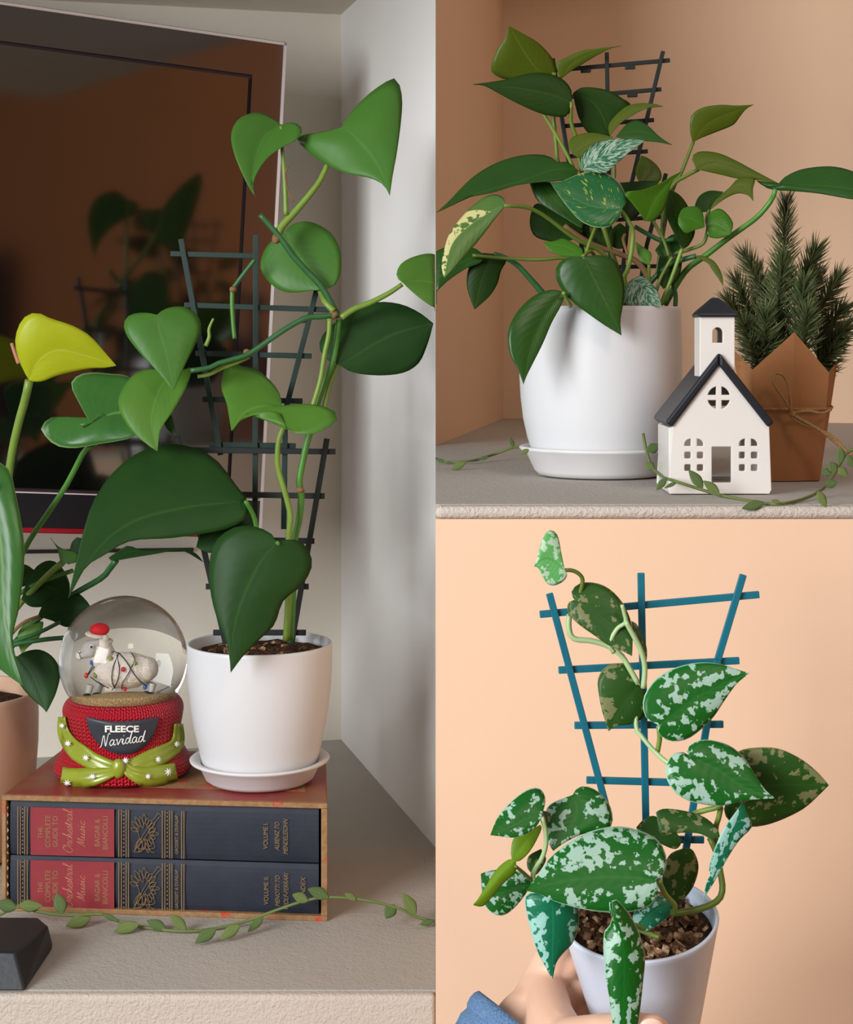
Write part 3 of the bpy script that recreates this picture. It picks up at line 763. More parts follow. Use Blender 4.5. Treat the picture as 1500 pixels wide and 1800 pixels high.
leaf(Z2, [(435, 860), (390, 885), (310, 960), (262, 1110), (240, 1260), (255, 1350)],
     [(400, 830), (280, 775), (150, 815), (92, 920), (110, 1050), (165, 1190), (215, 1290)],
     [(500, 845), (560, 860), (580, 905), (540, 965), (440, 1015), (340, 1090), (270, 1190), (238, 1280)], 1.435, 'leaf_mid', LP, g=(0.5, -0.5), e=(0.1, -0.5))
leaf(Z2, [(850, 878), (930, 930), (1040, 1050), (1120, 1170), (1185, 1345)],
     [(740, 905), (600, 928), (545, 960), (640, 1060), (750, 1135), (870, 1190), (1050, 1225), (1140, 1270)],
     [(930, 760), (1050, 640), (1180, 550), (1215, 540), (1250, 580), (1270, 690), (1260, 850), (1230, 1070), (1205, 1200)], 1.438, 'leaf_mid', LP, g=(-0.2, -0.4), e=(0.15, 0.2))
leaf(PX, [(500, 408), (530, 455), (555, 490), (572, 509)], [(470, 432), (458, 468), (475, 498), (505, 514), (550, 511)],
     [(515, 394), (545, 390), (580, 408), (598, 440), (599, 478), (590, 500)], 1.458, 'leaf_mid', LP, g=(-.1, -.3))
leaf(PX, [(708, 497), (740, 494), (780, 500), (830, 515)], [(697, 485), (706, 463), (735, 449), (766, 447), (805, 465)], [(725, 513), (745, 529), (766, 541), (800, 545)], 1.445, 'leaf_bright', LP, g=(0.3, -.4), clampx=764.5)
leaf(Z4, [(830, 742), (920, 705), (1080, 605), (1250, 525), (1485, 465)],
     [(760, 720), (700, 640), (715, 560), (780, 480), (880, 420), (980, 358), (1100, 318), (1250, 330), (1380, 385)],
     [(900, 790), (1000, 815), (1150, 822), (1290, 800), (1390, 730), (1450, 590), (1472, 510)], 1.455, 'leaf_dark', LP, g=(0.15, -.25))
leaf(Z4, [(440, 1040), (300, 1035), (180, 1085), (95, 1205)],
     [(430, 960), (380, 880), (280, 790), (160, 757), (65, 748), (22, 890), (60, 1010), (82, 1130)],
     [(520, 1020), (700, 1030), (820, 1085), (800, 1150), (640, 1228), (480, 1195), (430, 1085), (300, 1072), (180, 1108)], 1.425, 'leaf_bright', LP, g=(0.1, -.7), e=(0.5, -0.3))
leaf(Z3, [(1080, 405), (1100, 520), (1150, 690), (1195, 930)],
     [(1000, 390), (900, 405), (855, 460), (870, 540), (940, 640), (1050, 760), (1130, 850)],
     [(1150, 360), (1270, 350), (1360, 410), (1385, 500), (1340, 620), (1280, 740), (1240, 830)], 1.412, 'leaf_mid', LP, g=(0.2, -.35))
leaf(Z3, [(1280, 780), (1140, 860), (1072, 1000), (1045, 1160), (1085, 1345)],
     [(1130, 790), (1040, 775), (930, 810), (840, 920), (815, 1020), (850, 1120), (930, 1230), (1030, 1310)],
     [(1315, 770), (1310, 830), (1270, 930), (1190, 1070), (1110, 1190), (1092, 1280)], 1.424, 'leaf_bright', LP, g=(0.3, -.4), e=(0.2, -0.3))
leaf(Z3, [(1150, 1040), (1170, 1130), (1215, 1240)], [(1125, 1110), (1150, 1190)], [(1190, 1120), (1205, 1190)], 1.432, 'leaf_dark', LP)
leaf(PX, [(425, 882), (330, 892), (230, 920), (165, 975), (120, 1052)],
     [(440, 880), (425, 868), (405, 838), (370, 800), (320, 782), (270, 785), (215, 815), (170, 870), (148, 930), (135, 985)],
     [(438, 905), (410, 925), (370, 936), (300, 946), (230, 951), (185, 975), (148, 1000)], 1.40, 'leaf_dark', LP, g=(0.1, -.55), e=(0.25, 0.1), name='leaf')
leaf(Z6, [(410, 405), (300, 530), (185, 760), (110, 1010), (90, 1300)],
     [(360, 340), (250, 295), (120, 300), (0, 380), (-50, 500), (-60, 640), (-40, 800), (0, 940), (50, 1060), (80, 1180)],
     [(480, 385), (560, 395), (620, 450), (650, 540), (630, 620), (570, 710), (450, 810), (390, 970), (280, 1080), (180, 1180)], 1.362, 'leaf_dark', LP, g=(0.05, -.12), e=(0.18, 0.18))
leaf(PX, [(437, 895), (410, 915), (345, 962)], [(428, 868), (395, 868), (360, 915)], [(440, 925), (410, 955), (372, 972)], 1.432, 'leaf_dark', LP)
stem('petiole', Z6, [(490, 700), (470, 520), (410, 405)], (1.42, 1.365), (4.5, 3.5), 'stem_green', LP)
stem('petiole', Z6, [(480, 720), (300, 420), (250, 230), (190, 120)], (1.43, 1.405), (5, 4), 'stem_green', LP)

# ------------------------------------------------------------------ anthurium at the left, standing on the shelf
Da = 1.55; sa = Da / F; xa = -0.442
AP = thing('potted_anthurium', Vector((xa, Da, ZL)), 'anthurium with a yellow-green spathe in a blush pot, beside the slipcase', 'potted plant')
zra = ZC + (CY - 1215) * sa
lathe('pot', prof_pot(ZL + 0.0005, zra, 0.060, 0.0785, 0.003), (xa, Da), 'pot_peach', AP, seg=72)
soil_disc(AP, (xa, Da), 0.073, zra - 0.012, 16, seed=8)
def SA(pts, T, D, r, mat='petiole_olive', nm='petiole'): return stem(nm, T, pts, D, r, mat, AP, 26)
SA([(200, 860), (175, 980), (120, 1180), (70, 1430), (20, 1900), (-60, 2500), (-120, 3050)], Z3, (1.50, 1.55), (7.5, 6), 'petiole_light')
SA([(655, 1300), (590, 1330), (540, 1420), (450, 1590), (330, 1770), (180, 2000), (60, 2300), (-60, 2800), (-130, 3050)], Z3, (1.47, 1.55), (5, 5), 'stem_green')
SA([(800, 530), (760, 580), (700, 650), (520, 755), (300, 900), (60, 1150), (-100, 1450)], Z5, (1.50, 1.55), (5.5, 5), 'stem_dark')
SA([(430, 545), (340, 620), (260, 700), (130, 840), (0, 1050), (-110, 1450)], Z5, (1.50, 1.55), (6, 5), 'petiole_light')
SA([(500, 600), (330, 660), (180, 730), (0, 900), (-120, 1450)], Z5, (1.51, 1.55), (4, 4), 'stem_green')
SA([(440, 1062), (280, 1078), (60, 1125), (-60, 1250), (-130, 1450)], Z5, (1.49, 1.55), (4, 4.5), 'stem_dark')
SA([(410, 955), (260, 1030), (60, 1110), (-60, 1250), (-130, 1450)], Z5, (1.50, 1.55), (3.5, 4), 'stem_dark')
SA([(270, 915), (160, 960), (60, 1060), (-60, 1250), (-130, 1450)], Z5, (1.51, 1.55), (3, 4), 'node_brown')
leaf(Z3, [(200, 855), (270, 720), (400, 650), (600, 690), (800, 755)],
     [(140, 740), (105, 600), (130, 480), (190, 405), (270, 395), (350, 430), (500, 480), (620, 550), (720, 660)],
     [(240, 865), (300, 860), (400, 822), (600, 776), (720, 770)], 1.50, 'spathe', AP, g=(0.2, 0.3), e=(0.2, -0.15), name='spathe')
stem('spadix', Z3, [(130, 740), (100, 660), (80, 600)], 1.515, (4, 3), 'spadix', AP)
leaf(Z3, [(620, 1150), (720, 1110), (850, 1080), (1010, 1150)],
     [(560, 1040), (490, 890), (540, 822), (640, 802), (760, 812), (880, 828), (960, 930)],
     [(560, 1185), (470, 1120), (380, 1105), (300, 1150), (285, 1200), (340, 1270), (400, 1310), (520, 1322), (680, 1295), (830, 1270), (930, 1240)], 1.465, 'leaf_anthurium', AP, g=(0.0, -.9), e=(-0.3, 0.3))
leaf(PX, [(-18, 850), (3, 960), (8, 1080), (20, 1150), (40, 1205)], [(-60, 845), (-92, 950), (-60, 1080), (-10, 1165)],
     [(-5, 812), (16, 826), (26, 860), (43, 965), (33, 1070), (22, 1125)], 1.44, 'leaf_anthurium', AP, g=(-0.3, -.2), e=(0.2, 0.25))
SA([(-18, 850), (-40, 960), (-80, 1100), (-110, 1215)], PX, (1.445, 1.54), (6, 6), 'stem_green')
leaf(Z5, [(120, 1190), (230, 1330), (320, 1575)], [(70, 1190), (90, 1290), (150, 1400), (220, 1480), (290, 1540)],
     [(180, 1155), (280, 1145), (370, 1200), (415, 1300), (390, 1430), (345, 1530)], 1.462, 'leaf_dark', AP, g=(0, -.2))
leaf(Z5, [(150, 800), (280, 700), (470, 790)], [(180, 690), (250, 575), (340, 530), (420, 570), (480, 690)], [(220, 850), (350, 840), (440, 810)], 1.525, 'leaf_dark', AP, g=(0, -.5))
leaf(Z5, [(260, 915), (420, 870), (625, 850)], [(300, 830), (370, 780), (460, 800), (530, 755), (590, 800)], [(360, 945), (470, 990), (560, 930)], 1.515, 'leaf_dark', AP, g=(0, -.4))
leaf(Z5, [(430, 550), (410, 470), (350, 375)], [(415, 530), (395, 450)], [(520, 545), (530, 480), (440, 455), (390, 425)], 1.50, 'leaf_mid', AP)
leaf(Z5, [(800, 530), (880, 470), (1060, 475), (1240, 458), (1400, 540)], [(740, 522), (810, 470), (885, 428), (960, 458), (1100, 458), (1250, 448), (1345, 478)],
     [(900, 512), (1060, 486), (1200, 462), (1300, 468)], 1.50, 'leaf_dark', AP, g=(0, -1.2))
leaf(Z5, [(60, 560), (120, 600), (240, 600)], [(100, 555), (180, 560)], [(90, 700), (180, 700)], 1.535, 'leaf_deep', AP)
leaf(Z5, [(280, 950), (200, 1040), (150, 1180)], [(180, 960), (120, 1050)], [(300, 960), (270, 1060), (190, 1130)], 1.53, 'leaf_bright', AP)
leaf(Z5, [(530, 370), (500, 440), (470, 560)], [(490, 420)], [(600, 400), (560, 500)], 1.505, 'leaf_dark', AP)

# ------------------------------------------------------------------ snow globe
Dg = 1.473; sg = Dg / F; xg = (217 - CX) / F * Dg
GL = thing('snow_globe', Vector((xg, Dg, ZB)), 'snow globe with a sheep in a red hat on a red knit base', 'snow globe')
gz = lambda y: ZC + (CY - y) * sg
zc_g = gz(1160); Rg = 112 * sg
gprof = [(1376, 100), (1371, 116), (1362, 120), (1350, 117), (1335, 108), (1315, 101), (1295, 100), (1275, 103), (1258, 105), (1246, 101), (1238, 92), (1236, 80)]
zlow = gz(1376)
gp = [(r * sg, ZB + 0.0009 + (gz(y) - zlow) * 0.97) for y, r in gprof]
def rad_at(z):
    for (r0, z0), (r1, z1) in zip(gp, gp[1:]):
        if z0 <= z <= z1: return r0 + (r1 - r0) * (z - z0) / (z1 - z0)
    return gp[0][0] if z < gp[0][1] else gp[-1][0]
seg = 96
v, f, uvs = [], [], []
gps = spline(gp, 40)
for i, (r, z) in enumerate(gps):
    for k in range(seg + 1):
        a = 2 * math.pi * k / seg + math.pi / 2
        v.append((xg + r * math.cos(a), Dg + r * math.sin(a), z)); uvs.append((k / seg, i / 39))
for i in range(39):
    for k in range(seg): f.append((i * (seg + 1) + k, i * (seg + 1) + k + 1, (i + 1) * (seg + 1) + k + 1, (i + 1) * (seg + 1) + k))
f.append(tuple(range(seg))[::-1]); f.append(tuple(39 * (seg + 1) + k for k in range(seg)))
mesh('knit_base', v, f, 'knit_red', GL, uv=uvs)
def gs(x, y, off=0.001):
    """point on the front of the knit base seen at pixel (x, y)"""
    d = Dg - 0.05
    for _ in range(12):
        p = P(x, y, d); r = rad_at(p.z) + off
        dx = min(abs(p.x - xg), r * 0.995)
        d = Dg - math.sqrt(max(r * r - dx * dx, 1e-8))
    p = P(x, y, d)
    return p
def ribbon(name, path, w, mat, parent, off=0.0018, n=26, m=9, ridges=3, amp=0.0007):
    """raised cloth band lying on the base; path px points, w = (start, end) half widths px"""
    c = spline(path, n); top, bot = [], []
    for i in range(n):
        t = i / (n - 1); a = c[max(i - 1, 0)]; b = c[min(i + 1, n - 1)]
        tx, ty = b[0] - a[0], b[1] - a[1]; L = math.hypot(tx, ty); nx, ny = -ty / L, tx / L
        ww = w[0] + (w[-1] - w[0]) * t
        if len(w) == 3: ww = w[0] + (w[1] - w[0]) * min(1, t * 2) + (w[2] - w[1]) * max(0, t * 2 - 1)
        for k in range(m):
            q = -1 + 2 * k / (m - 1)
            h = off + amp * math.cos(q * math.pi * ridges) + 0.0012 * (1 - q * q)
            top.append(gs(c[i][0] + nx * ww * q, c[i][1] + ny * ww * q, h)); bot.append(gs(c[i][0] + nx * ww * q, c[i][1] + ny * ww * q, 0.0002))
    N = n * m; V = top + bot; Fc = []
    for i in range(n - 1):
        for k in range(m - 1):
            a = i * m + k; Fc.append((a, a + 1, a + m + 1, a + m)); Fc.append((N + a, N + a + m, N + a + m + 1, N + a + 1))
        for k in (0, m - 1): a = i * m + k; Fc.append((a, a + m, N + a + m, N + a))
    for i in (0, n - 1):
        for k in range(m - 1): a = i * m + k; Fc.append((a, a + 1, N + a + 1, N + a))
    return mesh(name, V, Fc, mat, parent)
ZG = (90.0, 1040.0, 5.0)
zg = lambda *pts: [tz(ZG, p) for p in pts]
SCF = ribbon('scarf', zg((92, 1100), (110, 1240), (190, 1370), (330, 1470), (470, 1530), (570, 1560)), (7, 17, 13), 'scarf_green', GL)
ribbon('scarf_end', zg((1120, 1160), (1110, 1330), (1000, 1420), (850, 1480), (740, 1525), (600, 1560)), (8, 17, 12), 'scarf_green', SCF)
ribbon('scarf_tail', zg((570, 1575), (450, 1610), (300, 1640), (170, 1650), (85, 1640)), (8, 18, 21), 'scarf_green', SCF, off=0.0032)
ribbon('scarf_tail', zg((620, 1520), (720, 1590), (850, 1630), (1000, 1610), (1105, 1590)), (8, 19, 18), 'scarf_green', SCF, off=0.0034)
kp = gs(*tz(ZG, (590, 1555)), 0.004); 
blob('scarf_knot', kp, (0.0058, 0.0045, 0.0082), 'scarf_green', SCF, 3, 0.10, 3)
for x, y, r in ((92, 1180, 5), (145, 1335, 6), (305, 1460, 6), (365, 1625, 6), (140, 1685, 6.5), (655, 1485, 6), (945, 1475, 5.5), (1110, 1340, 5), (1035, 1585, 7), (855, 1625, 5)):
    q = tz(ZG, (x, y)); pr = []
    for k in range(4):
        a = k * math.pi / 4 + 0.3
        pr.append(sweep([gs(q[0] + r * t * math.cos(a), q[1] + r * t * math.sin(a), 0.0062) for t in (-1, -.4, 0, .4, 1)], [0.0003, 0.0006, 0.0008, 0.0006, 0.0003], 5))
    joined('snowflake', pr, 'paint_white', SCF)
# plaque
top = spline(zg((305, 1098), (420, 1122), (560, 1140), (760, 1128), (945, 1104)), 22); botm = spline(zg((305, 1098), (340, 1230), (430, 1355), (560, 1420), (640, 1428), (740, 1410), (850, 1330), (920, 1220), (945, 1104)), 22)
V, Fc = [], []
for o in (0.0024, 0.0002):
    for i in range(22):
        for k in range(7):
            t = k / 6; V.append(gs(top[i][0] + (botm[i][0] - top[i][0]) * t, top[i][1] + (botm[i][1] - top[i][1]) * t, o))
for b in (0, 154):
    Fc += [(b + i * 7 + k, b + i * 7 + k + 1, b + (i + 1) * 7 + k + 1, b + (i + 1) * 7 + k) for i in range(21) for k in range(6)]
for k in (0, 6): Fc += [(i * 7 + k, (i + 1) * 7 + k, 154 + (i + 1) * 7 + k, 154 + i * 7 + k) for i in range(21)]
PLQ = mesh('plaque', V, Fc, 'plaque_slate', GL)
gsp = lambda x, y: gs(x, y, 0.0027)
lettering('FLEECE', tz(ZG, (622, 1207)), 60, 12, (1, 0), (0, -1), gsp, 'paint_white', PLQ, 0.0, 0.035)
an = math.radians(7)
script('Navidad', tz(ZG, (622, 1292)), 80, 20, (math.cos(an), -math.sin(an)), (-math.sin(an), -math.cos(an)), gsp, 'paint_white', PLQ, 0.00042, 0.2)
# water-filled ball
blob('glass_ball', (xg, Dg, zc_g), (Rg, Rg, Rg), 'globe_water', GL, 5)
# sheep scene inside, at true size (the water magnifies it)
MAG = 1.30
gc = Vector((xg, Dg, zc_g))
def gi(x, y, d=0.0):
    q = tz(ZG, (x, y)); return gc + Vector(((q[0] - 217) * sg / MAG, d, (1160 - q[1]) * sg / MAG))
k5 = sg / 5 / MAG
v, f = [], []
mz = gi(0, 905).z - gc.z; mr = math.sqrt(Rg * Rg - mz * mz) * 0.70
prof = []
for i in range(9):
    t = i / 8; prof.append((mr * t, gc.z + mz + 0.0030 * math.cos(t * math.pi / 2) ** 1 - 0.0006))
zb_ = gc.z - Rg * 0.90
prof2 = [(0.0001 if i == 0 else prof[i][0], prof[i][1]) for i in range(9)] + [(mr * 0.98, gc.z + mz - 0.004), (mr * 0.72, zb_), (0.0001, zb_)]
lathe('glitter_mound', prof2[::-1], (xg, Dg), 'glitter_gold', GL, 48)
SH = bpy.data.objects.new('sheep', None); COL.objects.link(SH); SH.parent = GL
def wool(q):
    k = 1 + 0.10 * abs(noise.noise(Vector((q.x, q.y, q.z)) * 420)) + 0.03 * noise.noise(q * 1200)
    return q * k
blob('body', gi(650, 690), (255 * k5, 165 * k5, 150 * k5), 'wool', SH, 5, fn=wool)
blob('rump', gi(840, 680), (95 * k5, 120 * k5, 105 * k5), 'wool', SH, 4, fn=wool)
blob('neck', gi(455, 560), (85 * k5, 90 * k5, 120 * k5), 'wool', SH, 4, fn=wool, mtx=Matrix.Rotation(0.5, 3, 'Y'))
hv, hf = sweep([gi(x, y, -0.002) for x, y in spline([(455, 430), (420, 450), (370, 485), (320, 525), (280, 555), (250, 568)], 14)], [v_[0] * k5 for v_ in spline([(20,), (74,), (86,), (72,), (52,), (18,)], 14)], 20, 0.8)
mesh('head', hv, hf, 'sheep_face', SH)
blob('muzzle', gi(262, 556, -0.0025), (34 * k5, 40 * k5, 40 * k5), 'paint_white', SH, 3)
tube('mouth', [gi(244, 520, -0.0042), gi(262, 528, -0.0052), gi(280, 515, -0.0058)], 0.00025, 'hoof_black', SH, 8, 5)
tube('mouth', [gi(262, 528, -0.0052), gi(272, 560, -0.0056), gi(292, 575, -0.0058)], 0.00025, 'hoof_black', SH, 8, 5)
blob('fleece_cap', gi(470, 470, 0.0), (62 * k5, 75 * k5, 80 * k5), 'wool', SH, 4, fn=wool)
blob('eye', gi(366, 462, -0.0078), (20 * k5, 10 * k5, 18 * k5), 'paint_white', SH, 2)
blob('pupil', gi(366, 462, -0.0086), (11 * k5, 8 * k5, 12 * k5), 'hoof_black', SH, 2)
blob('hat', gi(428, 330, -0.001), (88 * k5, 70 * k5, 58 * k5), 'hat_red', SH, 3)
blob('hat_brim', gi(400, 378, -0.001), (100 * k5, 82 * k5, 24 * k5), 'wool', SH, 3, mtx=Matrix.Rotation(0.12, 3, 'Y'))
blob('ear', gi(505, 425, -0.003), (48 * k5, 24 * k5, 26 * k5), 'sheep_face', SH, 3)
blob('hat_pompom', gi(492, 388, -0.006), (28 * k5, 28 * k5, 28 * k5), 'wool', SH, 3)
for x, d in ((350, -0.006), (420, 0.006), (905, -0.006), (830, 0.006)):
    LG = tube('leg', [gi(x + 15, 800, d), gi(x, 860, d), gi(x - 5, 890, d)], (34 * k5, 24 * k5), 'sheep_face', SH, 8)
    blob('hoof', gi(x - 12, 893, d - 0.002), (38 * k5, 30 * k5, 22 * k5), 'hoof_black', SH, 2)
def onbody(x, y):
    dx = (x - 650) / 262; dz = (y - 690) / 156; k = max(0.02, 1 - dx * dx - dz * dz)
    return gi(x, y, -172 * k5 * math.sqrt(k) - 0.0012)
for wl in ([(345, 720), (400, 640), (470, 570), (540, 525), (600, 530), (570, 640), (560, 760), (575, 830)], [(590, 545), (630, 640), (625, 720), (590, 800), (545, 850)],
           [(600, 530), (680, 580), (735, 650), (790, 740), (840, 820)], [(735, 650), (690, 730), (650, 790), (630, 850)], [(735, 640), (760, 580), (715, 530)],
           [(360, 735), (420, 780), (480, 815), (520, 832)], [(340, 715), (375, 650), (385, 620)]):
    tube('light_string', [onbody(*p) for p in wl], 0.00033, 'wire_navy', SH, 16, 5)
for x, y, m in ((372, 615, 'bulb_blue'), (328, 725, 'bulb_red'), (405, 722, 'bulb_green'), (540, 570, 'bulb_green'), (665, 652, 'bulb_red'), (765, 605, 'bulb_green'), (662, 838, 'bulb_red'), (832, 830, 'bulb_blue')):
    blob('bulb', onbody(x, y), (19 * k5, 16 * k5, 24 * k5), m, SH, 2)

# ------------------------------------------------------------------ leaf garlands
def gleaf(x0, y0, x1, y1, D, w, mat, parent, tilt=-0.3):
    dx, dy = x1 - x0, y1 - y0; L = math.hypot(dx, dy); nx, ny = -dy / L, dx / L
    mk = lambda t, k: (x0 + dx * t + nx * w * k, y0 + dy * t + ny * w * k)
    return leaf(PX, [(x0, y0), mk(.5, .06), (x1, y1)], [mk(.15, .55), mk(.45, 1), mk(.8, .55)], [mk(.15, -.55), mk(.45, -.9), mk(.8, -.5)], D, mat, parent, g=(0.2, tilt), nt=10, ns=3, th=0.0006)
GA = thing('leaf_garland', P(380, 1636, 1.355), 'thin artificial leaf garland lying in front of the two navy books', 'garland')
def dshelf(y, dmax): return min(dmax, 0.468 * F / (y - 600) - 0.006)
pth = [(-40, 1622), (0, 1608), (28, 1594), (60, 1601), (115, 1609), (180, 1607), (205, 1618), (260, 1631), (330, 1637), (385, 1631), (440, 1617), (480, 1602), (530, 1585), (575, 1577), (640, 1582), (700, 1596), (730, 1611), (764.5, 1620)]
tube('stem', [P(x, y, dshelf(y, 1.362)) for x, y in pth], 0.0012, 'garland_stem', GA, 70, 7)
for i, (a, b, c, d, w) in enumerate(((30, 1596, -8, 1588, 10), (32, 1592, 75, 1592, 9), (110, 1606, 100, 1570, 10), (160, 1612, 116, 1628, 10), (180, 1606, 210, 1620, 4), (245, 1624, 200, 1638, 9), (292, 1634, 258, 1618, 8),
        (328, 1636, 298, 1607, 8), (380, 1632, 343, 1658, 9), (422, 1626, 386, 1652, 8), (463, 1612, 436, 1638, 6), (542, 1584, 514, 1572, 8), (578, 1578, 541, 1562, 9), (626, 1582, 606, 1570, 5), (694, 1590, 678, 1615, 9), (731, 1608, 708, 1570, 9), (762, 1619, 738, 1625, 5))):
    gleaf(a, b, c, d, dshelf(max(b, d), 1.360), w * 1.3, 'garland_leaf' if i % 2 else 'garland_leaf_deep', GA)

# ------------------------------------------------------------------ bushy pothos on the mantel
R1 = (766, 0, 3.912); R2 = (1130, 0, 3.913); R3 = (766, 450, 3.872); R4 = (1130, 450, 3.870); RZ = (960, 280, 5.0)
Dn = 1.225; sn_ = Dn / F; xn = (1056 - CX) / F * Dn
NP = thing('potted_pothos', Vector((xn, Dn, ZM)), 'bushy pothos with many drooping leaves in a large white pot, left of the little church', 'potted plant')
zn = ZM + 0.0006
nz = lambda k: zn + k
lathe('saucer', [(0, zn), (0.040, zn), (0.0445, zn + 0.0008), (0.0475, nz(0.004)), (0.053, nz(0.0155)), (0.0575, nz(0.0185)), (0.0585, nz(0.0200)), (0.0572, nz(0.0212)), (0.052, nz(0.0185)), (0.0485, nz(0.012)), (0.042, nz(0.0032)), (0, nz(0.0032))], (xn, Dn), 'pot_matte', NP, 72)
zrn = ZC + (CY - 540) * sn_
H = zrn - (zn + 0.0034); z0 = zn + 0.0034
pp = [(0, z0), (0.0425, z0), (0.0448, z0 + 0.002)]
for t, r in ((0.10, .0486), (0.2, .0525), (0.32, .0556), (0.45, .0574), (0.58, .0582), (0.72, .0583), (0.86, .0579), (0.97, .0575)): pp.append((r, z0 + H * t))
pp += [(0.0572, zrn - 0.0006), (0.0566, zrn), (0.0552, zrn), (0.0546, zrn - 0.001), (0.054, zrn - 0.02), (0, zrn - 0.022)]
lathe('pot', pp, (xn, Dn), 'pot_white', NP, 88)
soil_disc(NP, (xn, Dn), 0.0538, zrn - 0.004, 22, seed=11)
trellis(NP, 1.252, [((972, 103), (1040, 545)), ((1067, 92), (1075, 545)), ((1166, 90), (1111, 320)), ((1111, 320), (1088, 545))],
        [((960, 125), (1178, 106)), ((985, 172), (1163, 157)), ((988, 222), (1150, 211)), ((1000, 275), (1139, 266)), ((1015, 330), (1128, 322))], 7.2, 'trellis_dark')
trellis(NP, 1.262, [((1171, 305), (1137, 432)), ((1137, 432), (1118, 548))], [((1060, 388), (1170, 381)), ((1050, 470), (1155, 468))], 7.2, 'trellis_dark')
for x, y in ((1030, 121), (1108, 115), (1112, 164)):
    bar('trellis_clip', P(x - 9, y + 4, 1.2525), P(x + 9, y + 3, 1.2525), 0.003, 0.002, 'trellis_dark', NP)

def NL(T, mid, A, B, D, mat='leaf_niche', **k): return leaf(T, mid, A, B, D, mat, NP, **k)
def NS(T, pts, D, r, mat='petiole_olive'): return stem('petiole', T, pts, D, r, mat, NP)
NL(R1, [(740, 530), (640, 400), (505, 180)], [(600, 545), (480, 545), (390, 500), (385, 440), (420, 350), (480, 260)], [(830, 520), (815, 430), (780, 370), (700, 290), (600, 230)], 1.232, 'leaf_olive', g=(0.2, 0.3))
NL(R1, [(860, 545), (950, 430), (1100, 357), (1280, 315)], [(830, 440), (900, 395), (1000, 350), (1100, 335), (1190, 325)], [(930, 490), (1010, 440), (1120, 375), (1210, 332)], 1.24, 'leaf_olive', g=(0.1, 0.2))
NL(R1, [(935, 700), (750, 640), (500, 598), (260, 580)], [(930, 610), (850, 530), (720, 500), (600, 515), (480, 548), (340, 570)], [(910, 790), (850, 805), (720, 780), (560, 710), (430, 640), (330, 588)], 1.208, 'leaf_deep', g=(0.1, -.1))
NL(R1, [(945, 640), (1100, 720), (1200, 930)], [(960, 720), (990, 820), (1050, 915), (1130, 930)], [(1020, 600), (1180, 620), (1290, 680), (1340, 720), (1300, 800), (1240, 860)], 1.226, 'leaf_deep', g=(0, .1))
NL(R1, [(1200, 940), (1250, 830), (1380, 755), (1565, 731)], [(1195, 850), (1300, 740), (1400, 712), (1500, 715)], [(1260, 860), (1360, 790), (1450, 748), (1520, 730)], 1.222, 'leaf_olive')
NL(R1, [(1240, 940), (1380, 905), (1500, 940), (1627, 998)], [(1320, 850), (1390, 828), (1460, 865), (1540, 940)], [(1350, 965), (1440, 970), (1530, 978)], 1.218, 'leaf_niche', g=(0, -.5))
NL(R1, [(945, 1060), (1060, 980), (1220, 950)], [(915, 1010), (940, 945), (1060, 913), (1170, 930)], [(1000, 1090), (1060, 1040), (1150, 985)], 1.212, 'leaf_olive', g=(0, -.3))
NL(R1, [(1005, 1170), (1150, 1075), (1300, 1005), (1440, 970)], [(1000, 1110), (1020, 1060), (1090, 995), (1200, 960), (1300, 955), (1400, 963)], [(1080, 1182), (1160, 1190), (1230, 1140), (1330, 1050)], 1.19, 'leaf_highlights', g=(-.2, -.8))
NL(R1, [(985, 1175), (800, 1170), (600, 1245), (300, 1330), (5, 1462)], [(900, 1115), (840, 1118), (780, 1075), (680, 1062), (560, 1075), (420, 1120), (280, 1200), (180, 1290), (90, 1385)], [(965, 1205), (880, 1238), (700, 1255), (550, 1275), (400, 1322), (250, 1352), (130, 1382)], 1.20, 'leaf_niche', g=(.2, -.6), e=(0.1, -0.2))
NL(R1, [(478, 1402), (350, 1475), (200, 1580), (105, 1700), (60, 1912)], [(470, 1365), (410, 1335), (330, 1360), (240, 1430), (150, 1530), (90, 1620), (60, 1720), (42, 1830)], [(470, 1430), (420, 1490), (350, 1585), (270, 1685), (200, 1765), (120, 1855)], 1.178, 'leaf_cream', g=(.1, -.35), e=(0.4, 0.1))
NL(PX, [(852, 450), (815, 460), (770, 490), (740, 535)], [(835, 437), (805, 431), (780, 436), (758, 450), (742, 490)], [(845, 462), (820, 472), (790, 492), (768, 512)], 1.205, 'leaf_niche', clampn=767.5)
NL(R3, [(400, -15), (320, 150), (265, 365)], [(270, -10), (222, 95), (213, 200), (240, 300)], [(480, 25), (445, 100), (420, 190), (370, 270), (300, 335)], 1.212, 'leaf_deep', g=(0, 0))
NL(R1, [(720, 1255), (850, 1400), (1005, 1570)], [(650, 1255), (700, 1380), (800, 1450), (900, 1510)], [(800, 1260), (900, 1360), (1010, 1490)], 1.218, 'leaf_niche')
NL(R1, [(760, 1420), (820, 1540), (990, 1630)], [(690, 1400), (655, 1470), (650, 1560), (690, 1630), (800, 1662), (920, 1655)], [(880, 1440), (1000, 1510), (1005, 1580)], 1.228, 'leaf_deep')
NL(R1, [(1285, 1432), (1100, 1425), (950, 1365), (790, 1255)], [(1312, 1380), (1280, 1280), (1210, 1210), (1120, 1180), (1010, 1190), (920, 1225), (850, 1252)], [(1260, 1500), (1190, 1560), (1090, 1560), (1000, 1520), (930, 1450), (860, 1360)], 1.176, 'leaf_variegated', g=(0.1, -.4))
NL(RZ, [(870, 545), (950, 380), (1060, 230), (1195, 108)], [(830, 480), (760, 390), (695, 292), (850, 268), (1000, 213), (1100, 150)], [(950, 535), (1030, 450), (1075, 310), (1110, 200)], 1.188, 'leaf_niche_bright', g=(.3, -.3), e=(-.35, .3))
